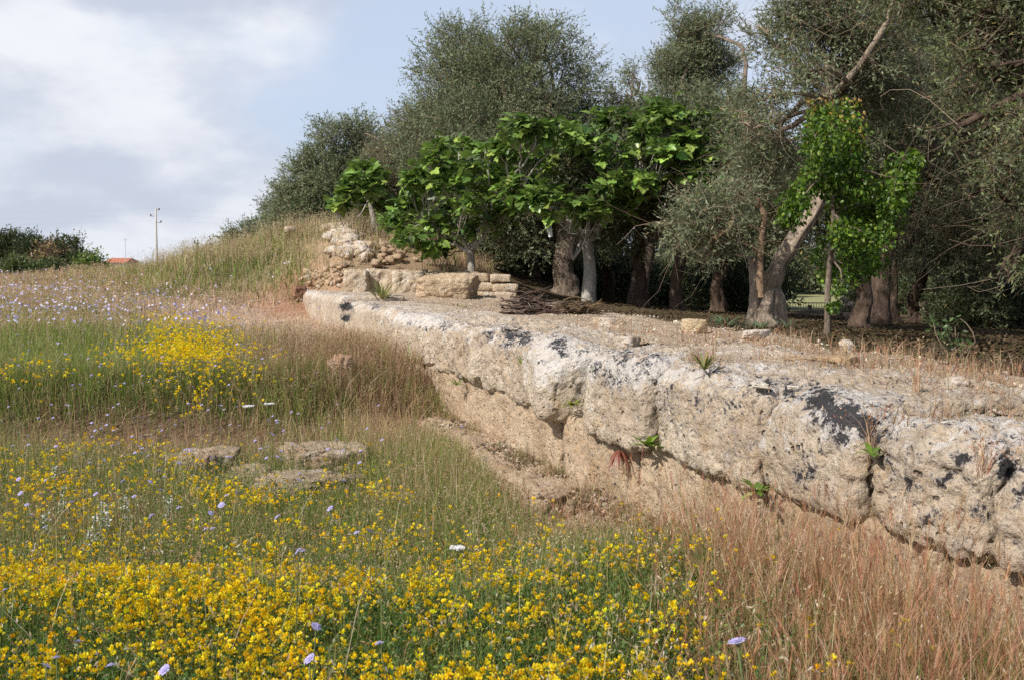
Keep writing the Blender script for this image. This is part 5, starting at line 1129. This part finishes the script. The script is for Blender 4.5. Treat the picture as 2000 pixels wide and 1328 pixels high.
# ------------------------------------------------------------------ far things
def pine(px, Y, top, wpx, label, pal, n=26000, name='pine_tree', br=.02, shell=.6):
    B = baseat(px, Y); h = (at(px, top, Y)[2]-B[2]); r = wpx/F*Y/2
    lobes = []
    for k in range(9):
        zf = random.uniform(.15, .86); rr = r*(1.0-.45*zf)*random.uniform(.5, .75); lobes.append((random.uniform(-.55, .55)*r, random.uniform(-.5, .5)*r, h*zf, rr, rr, rr*.9))
    lobes.append((0, 0, h*.88, r*.3, r*.3, h*.12)); lobes.append((0, 0, h*.2, r*.9, r*.9, h*.2))
    tree(name, B, [(0, 0, 0), (0, 0, h*.4), (.1, 0, h*.7)], [.2, .15, .1], lobes, n, label, group=None, leaf=.40, wd=.35, pal=pal, brown=br, sub=14, limb=.06, thick=.03, leafmat=M_LEAF if br < .3 else M_TWIG, shell=shell)
PP = [(.05, .075, .028), (.07, .10, .034), (.085, .11, .045), (.04, .06, .024)]
pine(10, 130, 468, 90, 'leftmost dark pine of the far clump at the left edge', PP); pine(62, 128, 466, 80, 'second dark pine of the far clump, behind the bare brown tree', PP); pine(-50, 132, 462, 90, 'dark pine at the very edge of the picture on the left', PP)
pine(112, 132, 468, 70, 'third dark pine of the far clump, above the bare brown tree', PP); pine(150, 130, 476, 56, 'rightmost dark pine of the far clump', PP)
pine(103, 118, 476, 56, 'bare brownish leafless tree in front of the far pines', [(.20, .15, .13), (.25, .20, .17)], 2600, 'bare_tree', .9)
def lowshrub(px, Y, top, wpx, label, pal, n=4000, lf=.25):
    B = baseat(px, Y); h = max(.5, at(px, top, Y)[2]-B[2]); r = wpx/F*Y/2
    b, cen = crown([(random.uniform(-.6, .6)*r, random.uniform(-.3, .3)*r, h*random.uniform(.2, .65), r*.5, r*.4, h*.35) for _ in range(5)], n, lf, wd=.5, pal=pal, sub=10, shell=.5)
    tag(link('shrub', b.mesh('shrub', [M_LEAF, M_TWIG]), None, tuple(B)), label, 'shrub')
lowshrub(180, 80, 502, 60, 'bright green bush right of the far pines', [(.13, .20, .05), (.16, .23, .06)])
lowshrub(32, 100, 508, 50, 'olive-green bush at the foot of the far pines on the left', [(.10, .14, .05)]); lowshrub(90, 100, 512, 60, 'low green bush below the bare brown tree', [(.09, .13, .05)])
lowshrub(388, 45, 474, 34, 'small leafy bush on the mound skyline right of the utility pole', [(.12, .17, .06), (.15, .19, .08)], 2200, .14)
lowshrub(425, 46, 482, 34, 'low bush on the mound skyline just left of the far olives', [(.12, .17, .06)], 1800, .14)
# utility pole
P_ = at(306, 500, 90); P_[2] = float(terrain(P_[0], P_[1])); zt = at(306, 408, 90)[2]-P_[2]
root = empty('utility_pole', P_, 'slender pale concrete utility pole standing beyond the field', 'utility pole')
b = Buf(); tube(b, [(0, 0, 0), (0, 0, zt*.5), (0, 0, zt)], [.12, .095, .07], 10, col=(.55, .53, .50)); link('pole', b.mesh('pole', M_PLAIN, True), root)
for (dz, x0, x1) in ((-.12, -.05, .28), (-.62, -.42, .1), (-1.15, -.05, .42)):
    b = Buf(); tube(b, [(x0, 0, zt+dz), (x1, 0, zt+dz)], [.035, .035], 6, col=(.35, .34, .33)); xi = x1 if abs(x1) > abs(x0) else x0
    arm = link('crossarm', b.mesh('crossarm', M_PLAIN), root)
    b = Buf(); tube(b, [(xi, 0, zt+dz), (xi, 0, zt+dz+.08), (xi, 0, zt+dz+.16)], [.05, .07, .03], 8, col=(.12, .07, .05)); link('insulator', b.mesh('insulator', M_PLAIN, True), arm)
for k, dz in enumerate((-.1, -.6, -1.1)):
    b = Buf()
    for side in (-1, 1):
        tube(b, [(P_[0]+side*60*t_+(.25 if k != 1 else -.4), P_[1]+side*12*t_, P_[2]+zt+dz+.12-3.2*t_*(1-t_)*1.0) for t_ in np.linspace(0, 1, 14)], [.0018]*14, 4, col=(.2, .2, .22))
    tag(link('power_line', b.mesh('power_line', M_PLAIN), None), ['uppermost wire of the utility pole', 'middle wire of the utility pole', 'lowest wire of the utility pole'][k], 'wire')
# far thin mast
P_ = at(245, 500, 150); P_[2] = float(terrain(P_[0], P_[1])); b = Buf(); zt = at(245, 466, 150)[2]-P_[2]; tube(b, [(0, 0, 0), (0, 0, zt)], [.05, .03], 6, col=(.6, .6, .62)); tube(b, [(-.3, 0, zt*.96), (.3, 0, zt*.96)], [.03, .03], 5, col=(.5, .5, .5))
tag(link('mast', b.mesh('mast', M_PLAIN), None, tuple(P_)), 'very thin far mast left of the utility pole', 'mast')
# far house
P_ = at(222, 500, 150); P_[2] = float(terrain(P_[0], P_[1])); zt = at(222, 504, 150)[2]-P_[2]
root = empty('house', P_, 'far low house with a red tiled roof peeping over the field', 'house')
def boxbuf(x0, x1, y0, y1, z0, z1, col):
    b = Buf(); v = np.array([(x, y, z) for z in (z0, z1) for y in (y0, y1) for x in (x0, x1)]); f = np.array([[0, 1, 5, 4], [1, 3, 7, 5], [3, 2, 6, 7], [2, 0, 4, 6], [4, 5, 7, 6], [0, 2, 3, 1]]); b.add(v, f, col); return b
link('walls', boxbuf(-1.4, 1.5, 0, 6, 0, zt-.7, (.7, .62, .56)).mesh('walls', M_PLAIN), root)
b = Buf(); z0 = zt-.7; b.add(np.array([(-1.7, -.3, z0), (1.8, -.3, z0), (1.8, 6.3, z0), (-1.7, 6.3, z0), (-1.4, 3, zt), (1.5, 3, zt)]), [np.array([[0, 1, 5, 4], [2, 3, 4, 5]]), np.array([[1, 2, 5], [3, 0, 4]])], (.48, .19, .12)); link('roof', b.mesh('roof', M_PLAIN), root)
link('window', boxbuf(-1, 0, -.03, .02, zt-1.9, zt-1.0, (.06, .06, .07)).mesh('window', M_PLAIN), root)
# dry-stone walls and railing in the grove
def drywall(px0, px1, Y0, Y1, h, label, seed):
    rg = np.random.default_rng(seed); A = baseat(px0, Y0); Bq = baseat(px1, Y1); L_ = np.linalg.norm(Bq[:2]-A[:2]); b = Buf(); n = int(L_*h*95)
    V, Fq, D = rounded((.5, .5, .5), .2, .34)
    for k in range(n):
        u = rg.random(); z = rg.random()*h*(1+.1*math.sin(u*30)); s_ = rg.uniform(.09, .24); P_ = A+(Bq-A)*u+np.array([rg.normal()*.06, rg.normal()*.10, z])
        Rr = np.array(Matrix.Rotation(rg.uniform(-.4, .4), 3, 'X') @ Matrix.Rotation(rg.uniform(-.3, .3), 3, 'Y') @ Matrix.Rotation(rg.uniform(0, 6), 3, 'Z')); v = (V*(1+.3*rg.normal(size=V.shape)*.3))@Rr.T*[s_, s_*.8, s_*.6]+P_
        b.add(v-A, Fq, tuple(np.array((.85, .82, .78))*rg.uniform(.6, 1.15)), extra=np.tile([[.15, .3]], (len(v), 1)))
    tag(link('dry_stone_wall', b.mesh('dry_stone_wall', M_ROCK, False, lichen=True), None, tuple(A)), label, 'wall')
drywall(1800, 2100, 30, 33, .62, 'low dry-stone wall in shade at the far right of the grove', 5)
drywall(1640, 1705, 36, 36, .6, 'short stretch of pale dry-stone wall between the trunks behind the young tree', 6)
A = baseat(1540, 40); Bq = baseat(1612, 40); root = empty('railing', A, 'low dark metal railing in the bright gap between the grove trunks', 'railing'); W_ = Bq[0]-A[0]
b = Buf(); tube(b, [(0, 0, .42), (W_, 0, .42)], [.02, .02], 6, col=(.03, .03, .03)); link('rail', b.mesh('rail', M_PLAIN), root)
for k in range(15):
    b = Buf(); tube(b, [(W_*k/14, 0, 0), (W_*k/14, 0, .42)], [.010, .010], 5, col=(.03, .03, .03)); link('bar', b.mesh('bar', M_PLAIN), root)
link('lock_box', boxbuf(W_*.55, W_*.55+.14, -.04, .04, .1, .34, (.02, .02, .02)).mesh('lock_box', M_PLAIN), root)
# pale tube hanging at the edge of the fig tree
b = Buf(); P_ = at(1076, 452, 22.3); tube(b, [(0, 0, -.12), (-.02, 0, 0), (-.03, 0, .1)], [.045, .05, .045], 8, col=(.75, .75, .78)); tag(link('tree_guard', b.mesh('tree_guard', M_PLAIN, True), None, tuple(P_)), 'short whitish tube hanging under the left leaves of the large fig', 'tube')
for o in SC.objects:
    if o.parent is None and o.name.split('.')[0] in ('stone_wall', 'block_wall', 'dry_stone_wall'): o['kind'] = 'thing'
